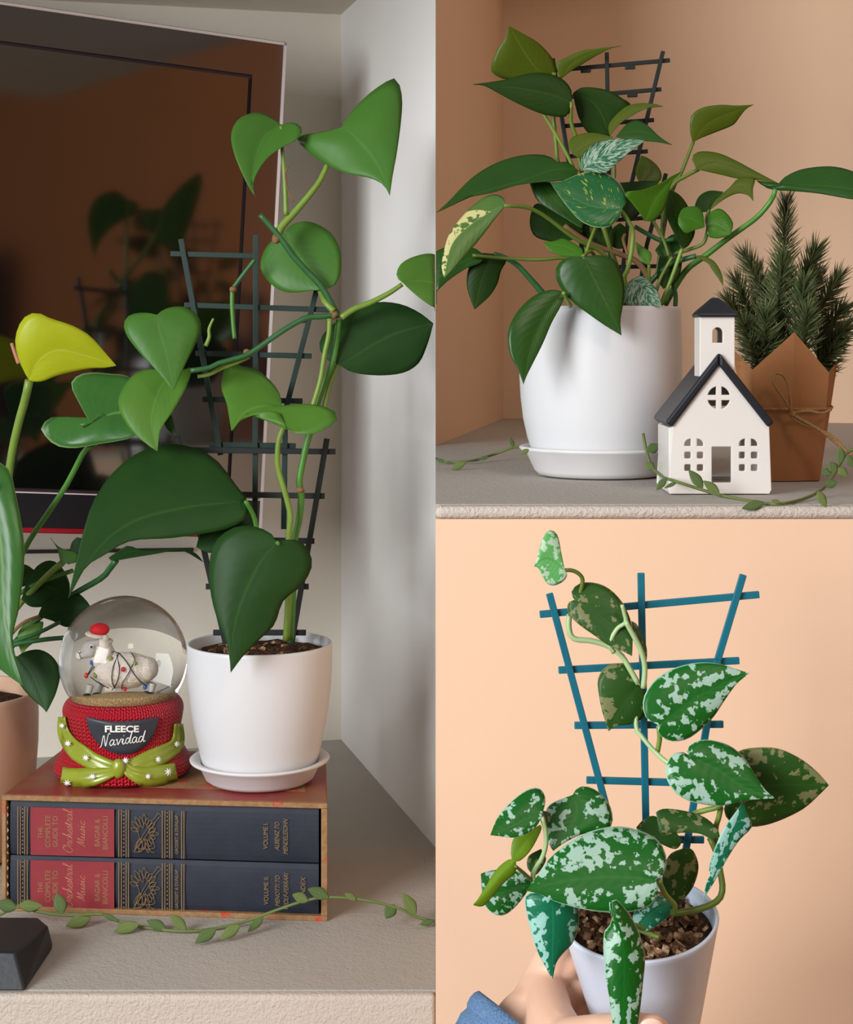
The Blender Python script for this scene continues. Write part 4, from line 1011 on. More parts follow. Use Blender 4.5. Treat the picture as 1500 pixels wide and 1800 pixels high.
NL(RZ, [(750, 545), (800, 350), (1000, 195)], [(660, 500), (690, 350), (650, 230), (850, 192)], [(830, 470), (900, 330)], 1.215, 'leaf_deep')
NL(R2, [(-20, 1260), (50, 1160), (-10, 1070)], [(-50, 1180)], [(110, 1250), (130, 1200), (100, 1140), (40, 1090)], 1.232, 'leaf_olive')
NL(R2, [(345, 980), (440, 860), (600, 780), (765, 720)], [(325, 900), (335, 800), (400, 745), (520, 722), (650, 726)], [(400, 950), (500, 910), (620, 860), (670, 800), (712, 750)], 1.232, 'leaf_olive', g=(.2, .2))
NL(R2, [(370, 1165), (500, 1130), (680, 1180), (935, 1262)], [(340, 1090), (370, 1050), (440, 1042), (540, 1060), (660, 1115), (780, 1180)], [(430, 1178), (550, 1205), (660, 1230), (800, 1240)], 1.222, 'leaf_olive', g=(.1, -.2))
NL(R2, [(925, 1280), (1100, 1275), (1350, 1290), (1660, 1340)], [(960, 1235), (1010, 1200), (1110, 1162), (1280, 1145), (1420, 1170), (1560, 1235)], [(860, 1285), (780, 1240), (870, 1300), (1000, 1312), (1200, 1330), (1448, 1372), (1560, 1370)], 1.20, 'leaf_niche', g=(-.2, -.5))
NL(R2, [(465, 1445), (560, 1330), (680, 1270), (762, 1385)], [(500, 1380), (600, 1290), (660, 1230), (770, 1225), (758, 1300)], [(560, 1372), (650, 1332), (720, 1342)], 1.215, 'leaf_olive')
NL(R2, [(455, 1455), (450, 1390), (555, 1320)], [(400, 1458), (360, 1425), (390, 1350), (460, 1313)], [(480, 1430), (520, 1380)], 1.222, 'leaf_deep')
NL(RZ, [(1395, 600), (1290, 530), (1165, 500)], [(1390, 540), (1370, 450), (1320, 415), (1210, 430)], [(1310, 622), (1230, 650), (1165, 570)], 1.198, 'leaf_niche_bright', g=(.3, -.4))
NL(R2, [(440, 1550), (520, 1545), (605, 1612)], [(450, 1480), (520, 1435), (580, 1470), (622, 1540)], [(448, 1620), (500, 1640), (560, 1632)], 1.206, 'leaf_niche_bright')
NL(RZ, [(1200, 790), (1150, 520), (1085, 270)], [(1130, 660), (1050, 470), (1065, 350)], [(1260, 750), (1310, 620), (1250, 420), (1170, 310)], 1.205, 'leaf_deep', g=(.3, 0))
NL(RZ, [(1310, 850), (1400, 880), (1475, 985), (1560, 1110)], [(1380, 850), (1480, 900), (1545, 1010)], [(1360, 880), (1440, 930), (1510, 1030)], 1.20, 'leaf_olive')
NL(RZ, [(1100, 740), (1090, 900), (1030, 1140)], [(1020, 790), (980, 960), (985, 1060)], [(1180, 760), (1192, 950), (1140, 1080)], 1.212, 'leaf_deep')
NL(R3, [(1000, 5), (1060, 120), (1160, 320), (1265, 540)], [(880, 18), (822, 80), (820, 150), (860, 230), (930, 310), (1050, 400), (1150, 470)], [(1120, -5), (1220, 30), (1270, 130), (1285, 220), (1275, 330), (1257, 440)], 1.152, 'leaf_niche', g=(.1, -.12), e=(.2, .2))
NL(R3, [(870, 245), (740, 420), (650, 630), (598, 875)], [(790, 230), (680, 265), (580, 350), (510, 460), (490, 560), (510, 680), (560, 770)], [(880, 265), (850, 345), (790, 455), (730, 595), (670, 715), (620, 815)], 1.145, 'leaf_niche', g=(.3, -.15), e=(.15, -.1))
NL(R1, [(1010, 1760), (900, 1700), (740, 1670)], [(1010, 1715), (960, 1680), (880, 1640), (830, 1655)], [(900, 1765), (800, 1735)], 1.178, 'leaf_niche_bright', g=(0, -.5))
NL(RZ, [(760, 1050), (860, 1150), (1015, 1290)], [(700, 1120), (690, 1270), (850, 1290)], [(860, 1030), (960, 1130), (1000, 1220)], 1.182, 'leaf_highlights', g=(0, -.5))
NL(RZ, [(905, 925), (860, 830), (785, 725)], [(850, 905), (800, 810)], [(925, 880), (920, 820), (850, 770)], 1.195, 'leaf_niche_bright')
NL(RZ, [(640, 790), (620, 700), (650, 560)], [(580, 760), (560, 640)], [(710, 760), (710, 620)], 1.23, 'leaf_deep')
NL(RZ, [(420, 800), (480, 640), (470, 480)], [(330, 760), (330, 560)], [(560, 760), (570, 560)], 1.235, 'leaf_deep')
NL(RZ, [(1180, 770), (1090, 860), (960, 800)], [(1130, 660), (1010, 740)], [(1120, 900), (1000, 850)], 1.216, 'leaf_niche')
# petioles and vines
NS(R1, [(815, 500), (810, 790), (830, 1000), (845, 1130), (960, 1500)], (1.23, 1.235), (4, 3.6)); NS(R1, [(740, 780), (830, 930), (930, 1115), (1040, 1400)], (1.215, 1.225), (3, 3.4), 'petiole_light')
NS(R1, [(935, 700), (930, 830), (970, 960), (990, 1100), (1080, 1600)], (1.21, 1.225), (3.5, 4)); NS(R1, [(1205, 940), (1230, 1200), (1180, 1500)], 1.224, (3, 3))
NS(R1, [(470, 1415), (600, 1420), (700, 1455), (800, 1520), (960, 1640), (1150, 1740), (1260, 1900)], (1.18, 1.215), (3.5, 4.5), 'petiole_olive')
NS(R3, [(400, -15), (480, 15), (560, 65), (640, 150), (735, 260), (800, 340)], (1.212, 1.22), (4, 6.5), 'stem_dark'); NS(R3, [(250, -5), (480, 15), (700, 25), (870, 15), (1000, 60)], (1.205, 1.215), (3, 3))
NS(R2, [(915, 1300), (905, 1340), (870, 1400), (780, 1500), (600, 1630), (430, 1760), (290, 1870), (150, 2100)], (1.205, 1.225), (4.5, 6), 'stem_green')
NS(R2, [(350, 975), (320, 1050), (270, 1180), (210, 1300), (150, 1550), (100, 1900)], (1.232, 1.225), (3, 4)); NS(R2, [(385, 1165), (290, 1215), (215, 1265), (150, 1400), (130, 1800)], (1.224, 1.222), (3.5, 4))
NS(R2, [(450, 1560), (440, 1620), (410, 1680), (310, 1720), (200, 1760), (120, 1900)], (1.208, 1.218), (3.2, 4)); NS(R2, [(460, 1445), (440, 1500), (450, 1570)], 1.216, (3, 3))
NS(RZ, [(600, 420), (670, 460), (740, 570), (765, 640), (750, 820), (715, 980), (690, 1030), (705, 1180), (690, 1290)], (1.178, 1.20), (3.5, 4.5), 'petiole_light')
NS(RZ, [(780, 590), (900, 660), (1020, 715), (1130, 700)], 1.21, (4, 4), 'stem_dark'); NS(RZ, [(940, 540), (1030, 700), (1080, 850)], 1.208, (3, 3), 'petiole_olive')
NS(RZ, [(435, 600), (380, 740), (340, 870)], (1.19, 1.17), (3, 3), 'petiole_light'); NS(RZ, [(905, 925), (905, 1090), (880, 1290)], (1.196, 1.21), (2.8, 3), 'petiole_light')
NS(RZ, [(1195, 790), (1110, 1030), (1010, 1280)], (1.2, 1.205), (3.6, 3.6), 'petiole_light'); NS(RZ, [(1110, 860), (1010, 1040), (960, 1200), (940, 1290)], (1.204, 1.206), (3.2, 3.2))
NS(RZ, [(1115, 1080), (1140, 1200), (1135, 1320)], 1.216, (4, 4), 'stem_dark'); NS(RZ, [(1320, 850), (1180, 890), (1040, 960), (900, 1100)], (1.205, 1.215), (4.5, 5), 'stem_dark')
NS(RZ, [(160, 580), (400, 740), (640, 830), (800, 900), (900, 1050), (940, 1290)], (1.222, 1.225), (4, 6), 'node_brown'); NS(RZ, [(500, 580), (540, 700), (570, 800), (640, 1000), (700, 1290)], (1.22, 1.226), (4.5, 4.5), 'petiole_olive')
NS(RZ, [(700, 655), (680, 700), (700, 780), (720, 840)], 1.2, (3, 2.5), 'node_brown'); NS(R3, [(870, 250), (890, 290), (920, 345)], (1.147, 1.16), (3.4, 3.4), 'petiole_light'); NS(R3, [(1000, 5), (1060, -30), (1100, 60), (1150, 330)], (1.155, 1.19), (3.4, 3.4))

# ------------------------------------------------------------------ ceramic church
HD = 1.072; hs = HD / F; hx = (1264 - CX) / F * HD
CH = thing('ceramic_church', Vector((hx, HD + 0.03, ZM)), 'white ceramic church with black roof and bell tower, in front of the white pot', 'ornament')
hz0 = ZM + 0.0006
def hp(x, y): return ((x - 1264) * hs, (869 - y) * hs)
def arch(x0, x1, y0, y1, left):
    """window light with one rounded upper corner; px"""
    r = (x1 - x0) * 0.92; pts = []
    if left: pts = [(x0, y1), (x1, y1), (x1, y0)] + [(x1 - (x1 - x0) * math.sin(t * math.pi / 12), y0 + r * (1 - math.cos(t * math.pi / 12))) for t in range(1, 7)]
    else: pts = [(x1, y1), (x0, y1), (x0, y0)] + [(x0 + (x1 - x0) * math.sin(t * math.pi / 12), y0 + r * (1 - math.cos(t * math.pi / 12))) for t in range(1, 7)]
    return pts
def sheet(name, loops, yd, th, mat, parent, bev=0.0006):
    """flat ceramic wall with cut-out openings, rounded edges; loops in px, outer first"""
    cu = bpy.data.curves.new('c', 'CURVE'); cu.dimensions = '2D'; cu.fill_mode = 'BOTH'; cu.extrude = th / 2 - bev; cu.bevel_depth = bev; cu.bevel_resolution = 2
    cu.offset = -bev
    for lp in loops:
        sp = cu.splines.new('POLY'); sp.points.add(len(lp) - 1); sp.use_cyclic_u = True
        for pt, q in zip(sp.points, lp):
            a, b = hp(*q); pt.co = (a, b, 0, 1)
    o = bpy.data.objects.new('c', cu); COL.objects.link(o)
    dg = bpy.context.evaluated_depsgraph_get(); dg.update()
    me = bpy.data.meshes.new_from_object(o.evaluated_get(dg))
    V = [Vector((hx + q.co.x, yd - q.co.z, hz0 + q.co.y)) for q in me.vertices]; Fc = [tuple(p.vertices) for p in me.polygons]
    bpy.data.objects.remove(o); bpy.data.curves.remove(cu); bpy.data.meshes.remove(me)
    return mesh(name, V, Fc, mat, parent, smooth=False)
def rr4(x0, x1, y0, y1, r=2.2):
    out = []
    for cx, cy, a0 in ((x1 - r, y1 - r, 0), (x0 + r, y1 - r, 90), (x0 + r, y0 + r, 180), (x1 - r, y0 + r, 270)):
        for k in range(3): a = math.radians(a0 + 45 * k); out.append((cx + r * math.cos(a), cy + r * math.sin(a)))
    return out
outer = [(1178, 869), (1353, 869), (1357, 862), (1353, 748), (1264, 641), (1182, 748), (1175, 862)]
holes = [rr4(1252, 1286, 786, 849, 1.5)]
for x0, x1, le in ((1204, 1215, True), (1226, 1237, False), (1300, 1310.5, True), (1321, 1332.5, False)):
    holes.append(arch(x0, x1, 772, 784.5, le)); holes.append(rr4(x0, x1, 795, 806.5)); holes.append(rr4(x0, x1, 817, 828.5))
for sx_, sy_ in ((-1, -1), (1, -1), (1, 1), (-1, 1)):
    c = (1264.5, 699.5); i = 4.8; R = 20
    a0 = math.asin(i / R)
    pts = [(c[0] + sx_ * i, c[1] + sy_ * i)] + [(c[0] + sx_ * R * math.cos(a0 + (math.pi / 2 - 2 * a0) * k / 6), c[1] + sy_ * R * math.sin(a0 + (math.pi / 2 - 2 * a0) * k / 6)) for k in range(7)]
    holes.append(pts)
HDp = 0.058
sheet('front_wall', [outer] + holes, HD + 0.0018, 0.0036, 'ceramic_white', CH)
sheet('back_wall', [outer, rr4(1200, 1330, 720, 850, 8)], HD + HDp - 0.0018, 0.0036, 'ceramic_white', CH)
def hb(name, x0, x1, y0, y1, d0, d1, mat, bev=0.0008, parent=CH):
    a0, b0 = hp(x0, y0); a1, b1 = hp(x1, y1)
    return box_from(name, [Vector((hx + a0, HD + d0, hz0 + b1)), Vector((hx + a1, HD + d0, hz0 + b1)), Vector((hx + a1, HD + d1, hz0 + b1)), Vector((hx + a0, HD + d1, hz0 + b1))],
                    [Vector((hx + a0, HD + d0, hz0 + b0)), Vector((hx + a1, HD + d0, hz0 + b0)), Vector((hx + a1, HD + d1, hz0 + b0)), Vector((hx + a0, HD + d1, hz0 + b0))], mat, parent, bev)
hb('side_wall', 1177, 1186, 752, 869, 0.0030, HDp - 0.003, 'ceramic_white'); hb('side_wall', 1344, 1354, 752, 869, 0.0030, HDp - 0.003, 'ceramic_white')
hb('floor_slab', 1186, 1344, 857, 869, 0.0030, HDp - 0.003, 'ceramic_white')
def slope(name, pts, d0, d1, mat):
    q = [hp(*p) for p in pts]
    return box_from(name, [Vector((hx + a, HD + d0, hz0 + b)) for a, b in q], [Vector((hx + a, HD + d1, hz0 + b)) for a, b in q], mat, CH, 0.0016)
slope('roof', [(1264, 620), (1264, 643), (1181, 752), (1169, 742)], -0.0028, HDp + 0.002, 'ceramic_black')
slope('roof', [(1264, 620), (1361, 743), (1350, 752), (1264, 643)], -0.0028, HDp + 0.002, 'ceramic_black')
# bell tower, behind the gable
def tl(pts): return [pts]
tw = [(1231, 668), (1231, 556), (1293, 556), (1293, 668)]
ah = [(1254, 603), (1271.5, 603), (1271.5, 585)] + [(1262.7 + 8.8 * math.cos(math.radians(a)), 585 - 8.8 * math.sin(math.radians(a))) for a in (20, 45, 70, 90, 110, 135, 160)] + [(1254, 585)]
sheet('tower_wall', [tw, ah], HD + 0.0018 + 0.0008, 0.003, 'ceramic_white', CH)
sheet('tower_wall', [tw, ah], HD + 0.022, 0.003, 'ceramic_white', CH)
hb('tower_wall', 1231, 1238, 557, 668, 0.003, 0.0215, 'ceramic_white'); hb('tower_wall', 1286, 1293, 557, 668, 0.003, 0.0215, 'ceramic_white')
a0, b0 = hp(1227, 558); a1, b1 = hp(1298, 548); aa, bb = hp(1263, 523)
hull('tower_roof', [Vector((hx + a, HD + d, hz0 + b)) for a in (a0, a1) for d in (-0.0016, 0.0255) for b in (b0, b0 + 0.0022)] + [Vector((hx + aa + k, HD + 0.012 + m, hz0 + bb)) for k in (-.0022, .0022) for m in (-.002, .002)], 'ceramic_black', CH, 0.0014)

# ------------------------------------------------------------------ pine in a kraft paper wrap
PW = thing('pine_bouquet', P(1390, 842, 1.195), 'artificial pine sprigs in a kraft paper wrap tied with twine, behind the church', 'decoration')
zpl = ZM + 0.0006
def pz(x, D, y): p = P(x, y, D); return p
bot = [(1336, 1.172), (1441, 1.176), (1430, 1.25), (1330, 1.245)]
bp = [Vector(((x - CX) / F * d, d, zpl)) for x, d in bot]
val = [P(1323, 650, 1.165), P(1458, 655, 1.168), P(1440, 650, 1.262), P(1318, 648, 1.258)]
pk = [P(1397, 584, 1.160), P(1473, 636, 1.214), P(1372, 600, 1.27), P(1288, 615, 1.215)]
V, Fc = [], []
rows = 7
ring = []
for i in range(4):
    ring += [(bp[i], val[i]), ((bp[i] + bp[(i + 1) % 4]) / 2 + ((bp[i] + bp[(i + 1) % 4]) / 2 - sum(bp, Vector()) / 4).normalized() * 0.003, pk[i])]
for r in range(rows):
    t = r / (rows - 1)
    for b, u in ring: V.append(b + (u - b) * t)
m = 8
for r in range(rows - 1):
    for k in range(m): Fc.append((r * m + k, r * m + (k + 1) % m, (r + 1) * m + (k + 1) % m, (r + 1) * m + k))
Fc.append(tuple(range(m))[::-1])
o = mesh('paper_wrap', V, Fc, 'kraft_paper', PW, smooth=False)
md = o.modifiers.new('thickness', 'SOLIDIFY'); md.thickness = 0.0007; md.offset = -1
PZ = (1260, 340, 5.625)
rr = random.Random(21)
def branch(tip, base, Dt, Db, n, ln, mat, spread=0.75):
    a = P(*tz(PZ, base), Db); b = P(*tz(PZ, tip), Dt); ax = (b - a); L = ax.length; ax.normalize()
    u = ax.orthogonal().normalized(); w = ax.cross(u)
    BR = mesh('branch', *sweep([a, a + (b - a) * .5, b], [0.0016, 0.0012, 0.0006], 5), 'twig', PW)
    parts = []
    for i in range(n):
        t = (i / n) ** 0.9; an = i * 2.39996 + rr.uniform(-.4, .4)
        p = a + (b - a) * t
        rd = u * math.cos(an) + w * math.sin(an); sp = spread * (1 - 0.55 * t ** 3) * rr.uniform(.8, 1.15)
        d = (ax * math.cos(sp) + rd * math.sin(sp)).normalized(); l = ln * rr.uniform(.75, 1.1) * (1 - 0.25 * t)
        mid_ = p + d * l * .55 + ax * l * 0.05; e = p + d * l + ax * l * 0.14
        q = d.orthogonal().normalized(); q2 = d.cross(q); r = 0.00052
        v = [p + q * r, p + q2 * r, p - (q + q2) * r * .7, mid_ + q * r, mid_ + q2 * r, mid_ - (q + q2) * r * .7, e]
        parts.append((v, [(0, 1, 4, 3), (1, 2, 5, 4), (2, 0, 3, 5), (3, 4, 6), (4, 5, 6), (5, 3, 6)]))
    joined('needles', parts, mat, BR, kind='stuff', smooth=False)
nd = 'needles'; nl = 'needles_light'
for tip, base, Dt, Db, n_, ln, mt in (((690, 90), (650, 1000), 1.225, 1.225, 230, .0115, nd), ((650, 640), (600, 1250), 1.19, 1.205, 200, .0125, nl), ((290, 620), (560, 1200), 1.22, 1.22, 170, .0115, nd),
        ((980, 560), (760, 1100), 1.21, 1.22, 180, .012, nd), ((1200, 830), (900, 1350), 1.225, 1.22, 180, .0115, nd), ((200, 880), (420, 1350), 1.225, 1.225, 170, .0115, nd),
        ((120, 1060), (380, 1450), 1.215, 1.225, 150, .011, nd), ((860, 900), (800, 1450), 1.185, 1.2, 200, .0125, nl), ((900, 1170), (860, 1600), 1.175, 1.19, 160, .012, nl),
        ((1240, 1150), (950, 1500), 1.22, 1.225, 170, .0115, nd), ((1290, 1330), (1000, 1600), 1.20, 1.215, 170, .012, nd), ((480, 1190), (500, 1640), 1.185, 1.2, 170, .0125, nl),
        ((280, 1300), (400, 1650), 1.19, 1.21, 150, .012, nd), ((650, 1250), (640, 1650), 1.2, 1.21, 150, .012, nd), ((1180, 1520), (1000, 1720), 1.20, 1.21, 110, .011, nd), ((330, 1480), (420, 1720), 1.19, 1.2, 110, .011, nd),
        ((560, 1400), (560, 1900), 1.195, 1.2, 130, .011, nd), ((1050, 1500), (980, 1950), 1.215, 1.21, 130, .011, nd), ((800, 1400), (790, 1850), 1.205, 1.21, 130, .011, nd), ((1150, 1400), (1060, 1850), 1.235, 1.225, 130, .011, nd), ((380, 1350), (460, 1850), 1.225, 1.22, 130, .011, nd),
        ((400, 760), (560, 1300), 1.24, 1.23, 150, .0115, nd), ((1000, 800), (850, 1300), 1.24, 1.235, 150, .0115, nd)):
    branch(tip, base, Dt, Db, int(n_ * 0.95), ln * 1.6, mt, 1.0)
# twine: band round the wrap, bow loop, trailing ends
tw_ = []
ty = 0.60
zt = [b + (u - b) * 0.56 for b, u in ring]
zt = [zt[0], zt[1], zt[2], zt[3], zt[4], zt[5], zt[6], zt[7]]
cen = sum(zt, Vector()) / 8
loop = [cen + (p - cen) * 1.03 for p in zt]; zl = P(1395, 722, 1.162).z
loop = [Vector((p.x, p.y, zl + 0.001)) for p in loop]; loop.append(loop[0]); 
tube('twine_band', loop, 0.0010, 'twine', PW, 60, 6)
def tw(pts, D=1.155, r=0.0011): return tube('twine_bow', [P(x, y, d) for (x, y), d in zip(pts, D if isinstance(D, list) else [D] * len(pts))], r, 'twine', PW, 36, 6)
tw([(1394, 726), (1378, 700), (1362, 676), (1361, 660), (1372, 656), (1384, 670), (1389, 695), (1392, 726)], [1.156, 1.15, 1.147, 1.147, 1.147, 1.148, 1.15, 1.155])
tw([(1394, 726), (1420, 722), (1445, 726), (1461, 720)], [1.156, 1.155, 1.157, 1.162]); tw([(1392, 728), (1410, 738), (1440, 755), (1470, 778), (1487, 792), (1500, 800)], [1.156, 1.15, 1.146, 1.142, 1.138, 1.136])
tw([(1390, 730), (1405, 742), (1430, 752), (1462, 766), (1484, 788)], [1.157, 1.152, 1.148, 1.144, 1.14])
blob('twine_knot', P(1393, 727, 1.156), (0.0022, 0.002, 0.0022), 'twine', PW, 2, .2, 3)

# ------------------------------------------------------------------ garland on the mantel
GN = thing('leaf_garland', P(1340, 884, 1.01), 'thin artificial leaf garland trailing round the ceramic church', 'garland')
def dm(y, cap): return min(cap, 0.0965 * F / (y - 600) - 0.004)
pa = [(767.5, 806, 1.36), (790, 812, 1.34), (835, 809, 1.345), (870, 798, 1.38), (905, 786, 1.36), (930, 790, 1.30)]
tube('stem', [P(x, y, dm(y, d)) for x, y, d in pa], 0.0011, 'garland_stem', GN, 26, 6)
pb = [(1131, 762, 1.155), (1136, 790, 1.15), (1146, 820, 1.14), (1165, 838, 1.10), (1185, 845, 1.062), (1225, 858, 1.06), (1265, 870, 1.055), (1310, 879, 1.03), (1365, 886, 1.0), (1415, 876, 1.03), (1450, 856, 1.06), (1474, 822, 1.10), (1490, 795, 1.12), (1515, 786, 1.12)]
tube('stem', [P(x, y, dm(y, d)) for x, y, d in pb], 0.0010, 'garland_stem', GN, 60, 6)
for i, (a, b, c, d, w, D) in enumerate(((818, 812, 794, 826, 6, 1.33), (860, 803, 840, 808, 3, 1.34), (903, 787, 896, 768, 3.5, 1.36), (930, 790, 915, 799, 4, 1.15), (782, 812, 766, 808, 3, 1.33),
        (1137, 793, 1160, 782, 8, 1.14), (1150, 824, 1134, 815, 7, 1.135), (1172, 840, 1154, 862, 5.5, 1.055), (1236, 858, 1211, 826, 8, 1.05), (1265, 868, 1236, 845, 7, 1.048), (1190, 848, 1168, 858, 3, 1.055),
        (1344, 884, 1304, 894, 7.5, 0.996), (1438, 863, 1453, 892, 7, 1.0), (1450, 852, 1472, 848, 7, 1.05), (1470, 830, 1458, 812, 8, 1.09), (1474, 822, 1490, 838, 7, 1.09), (1478, 815, 1478, 785, 7, 1.10), (1462, 834, 1444, 826, 6, 1.09), (1372, 884, 1356, 879, 3, 1.0), (1490, 800, 1500, 822, 6, 1.1))):
    gleaf(a, b, c, d, dm(max(b, d), D) if D > 1.0 else D, w * 1.2, 'garland_leaf_deep' if i % 3 else 'garland_leaf', GN)

# ------------------------------------------------------------------ satin pothos held up in front of the chimney breast
B5 = (820, 912, 4.0); B6 = (1120, 912, 4.0); B7 = (800, 1350, 4.0); B8 = (1100, 1350, 4.0)
Dh = 0.80; sh = Dh / F
rc = P(1125, 1611, Dh)
PM = Matrix.Translation(rc) @ Matrix.Rotation(math.radians(-5), 4, 'Y') @ Matrix.Rotation(math.radians(13), 4, 'X')
rp = 138 * sh
SP = thing('potted_satin_pothos', PM @ Vector((0, 0, -0.068)), 'satin pothos with silver-speckled leaves in a white pot held up by a hand', 'potted plant')
hp_ = 0.068
lathe('pot', [(0, -hp_), (rp * 0.60, -hp_), (rp * 0.63, -hp_ + 0.002), (rp * 0.985, -0.003), (rp, -0.0008), (rp * 0.99, 0), (rp * 0.955, 0), (rp * 0.945, -0.001), (rp * 0.885, -0.014), (0, -0.015)], (0, 0), 'pot_plastic', SP, 80, mtx=PM)
soil_disc(SP, (0, 0), rp * 0.915, -0.007, 150, mtx=PM, cs=0.0026, seed=4, lump=0.0016)
trellis(SP, 0.822, [((966, 1043), (1068, 1425)), ((1127, 1007), (1138, 1560)), ((1307, 1010), (1262, 1160)), ((1262, 1160), (1195, 1560))],
        [((949, 1080), (1335, 1045)), ((982, 1178), (1300, 1161)), ((1010, 1275), (1272, 1273)), ((1031, 1371), (1250, 1377)), ((1055, 1474), (1238, 1476))], 12.5, 'trellis_teal', 0.002)
def SL(T, mid, A, B, D, mat='satin', **k): return leaf(T, mid, A, B, D, mat, SP, **k)
def SS(T, pts, D, r, mat='petiole_light', nm='petiole'): return stem(nm, T, pts, D, r, mat, SP)
SL(B5, [(692, 365), (620, 300), (550, 280), (478, 335)], [(668, 250), (645, 130), (610, 85), (570, 90), (530, 160), (505, 260)], [(708, 395), (680, 440), (620, 468), (570, 455), (530, 390), (505, 345)], .80, 'satin_pale', g=(.3, -.3))
SL(B5, [(787, 578), (920, 665), (1060, 800), (1165, 965)], [(745, 548), (745, 500), (800, 455), (900, 450), (1000, 490), (1090, 580), (1150, 700), (1168, 820)], [(740, 575), (710, 610), (730, 680), (800, 750), (900, 820), (1000, 890), (1100, 932)], .802, 'satin_dark')
SL(B5, [(1160, 720), (1220, 850), (1265, 1015)], [(1180, 830), (1225, 930)], [(1200, 745), (1248, 840), (1270, 930)], .806, 'satin_dark')
SL(B5, [(1205, 1165), (1120, 1290), (1050, 1400), (1000, 1492)], [(1150, 1042), (1060, 1015), (970, 1050), (925, 1130), (930, 1220), (950, 1330), (980, 1430)], [(1250, 1220), (1262, 1340), (1230, 1410), (1150, 1445), (1060, 1455)], .806, 'satin_dark', g=(.1, -.1))
SL(B6, [(150, 1450), (300, 1345), (520, 1205), (790, 1085)], [(60, 1390), (45, 1270), (110, 1150), (220, 1070), (350, 1025), (480, 1010), (600, 1025), (700, 1060)], [(148, 1500), (200, 1550), (270, 1565), (360, 1545), (450, 1480), (540, 1390), (620, 1270), (700, 1160)], .795, 'satin', g=(.1, -.3))
SL(PX, [(1212, 1330), (1260, 1352), (1310, 1385), (1362, 1403)], [(1208, 1316), (1225, 1303), (1250, 1301), (1285, 1312), (1310, 1335), (1327, 1362), (1345, 1388)], [(1195, 1321), (1178, 1332), (1170, 1350), (1175, 1376), (1195, 1400), (1230, 1413), (1270, 1416), (1310, 1407)], .782, 'satin', g=(.1, -.4))
SL(PX, [(1290, 1390), (1370, 1380), (1457, 1380)], [(1280, 1340), (1300, 1320), (1330, 1314), (1370, 1316), (1410, 1335), (1440, 1360)], [(1273, 1420), (1285, 1445), (1320, 1453), (1360, 1446), (1410, 1423), (1440, 1397)], .802, 'satin_dark', g=(0, .1))
SL(B8, [(545, 925), (640, 720), (740, 500), (830, 235)], [(570, 800), (600, 745), (585, 700), (630, 560), (690, 430), (760, 330)], [(640, 770), (720, 625), (800, 505), (888, 410), (850, 320)], .778, 'satin_blue', g=(.3, -.1))
SL(B8, [(662, 485), (450, 395), (215, 312)], [(640, 420), (540, 340), (400, 300), (270, 288)], [(600, 497), (520, 462), (400, 455), (260, 472), (230, 400)], .79, 'satin_dark', g=(0, -.5))
SL(B8, [(400, 510), (250, 440), (75, 420)], [(330, 430), (210, 340), (130, 362)], [(350, 570), (220, 520), (120, 470)], .812, 'satin_dark')
SL(B8, [(405, 565), (380, 750), (348, 990)], [(310, 610), (260, 740), (280, 900)], [(470, 575), (512, 690), (480, 820), (420, 910)], .79, 'satin_dark', g=(.2, 0))
SL(PX, [(1152, 1546), (1080, 1542), (1000, 1548), (925, 1566)], [(1168, 1535), (1172, 1510), (1160, 1480), (1130, 1462), (1090, 1453), (1050, 1458), (1010, 1475), (970, 1505), (945, 1540)], [(1158, 1570), (1145, 1590), (1115, 1602), (1075, 1604), (1030, 1599), (980, 1586), (950, 1572)], .757, 'satin', g=(.05, -.5))
SL(B7, [(680, 890), (690, 1100), (685, 1300), (685, 1482)], [(520, 880), (492, 940), (520, 1080), (550, 1200), (590, 1310), (640, 1400)], [(840, 940), (872, 1060), (850, 1170), (820, 1240), (760, 1300), (710, 1370)], .752, 'satin_blue', g=(.2, -.1), e=(.3, .3))
SL(B7, [(1118, 1060), (1180, 1220), (1190, 1500), (1175, 1960)], [(1085, 985), (1095, 915), (1090, 1000), (1112, 1085), (1060, 1130), (1045, 1250), (1060, 1450), (1090, 1650), (1110, 1800)], [(1105, 912), (1160, 950), (1240, 1050), (1300, 1180), (1335, 1330), (1322, 1500), (1300, 1700), (1270, 1850)], .735, 'satin', g=(.1, -.12), e=(.25, .25))
SL(B7, [(830, 190), (850, 350), (690, 582)], [(700, 240), (645, 290), (635, 400), (650, 510)], [(870, 135), (960, 140), (1060, 215), (1105, 320), (1085, 420), (900, 460), (760, 530)], .79, 'satin', g=(.1, -.5))
SL(B7, [(607, 340), (500, 360), (390, 420), (250, 472)], [(635, 240), (620, 170), (570, 140), (490, 165), (390, 245), (300, 350)], [(580, 400), (510, 460), (420, 490), (330, 482)], .775, 'satin', g=(.1, -.5))
SL(B7, [(600, 400), (500, 520), (400, 640)], [(500, 450), (415, 495), (395, 590)], [(605, 440), (530, 580), (450, 655)], .787, 'satin_olive')
SL(B7, [(425, 645), (330, 740), (230, 860), (130, 962)], [(370, 650), (290, 720), (220, 830), (165, 920)], [(425, 730), (350, 800), (280, 880), (200, 968)], .768, 'satin_olive', e=(.5, .5))
SL(B7, [(545, 800), (400, 850), (270, 880), (183, 745)], [(490, 740), (320, 715), (220, 730)], [(500, 880), (430, 970), (350, 1032), (280, 1030), (215, 970), (190, 860)], .782, 'satin', g=(.1, -.4))
SL(B7, [(560, 760), (540, 660), (605, 570)], [(510, 700), (520, 620)], [(600, 720), (640, 640)], .792, 'satin_dark')
SL(B8, [(325, 950), (200, 1010), (75, 1130)], [(220, 900), (90, 980), (50, 1060)], [(300, 1040), (200, 1120), (130, 1150)], .777, 'satin_blue')
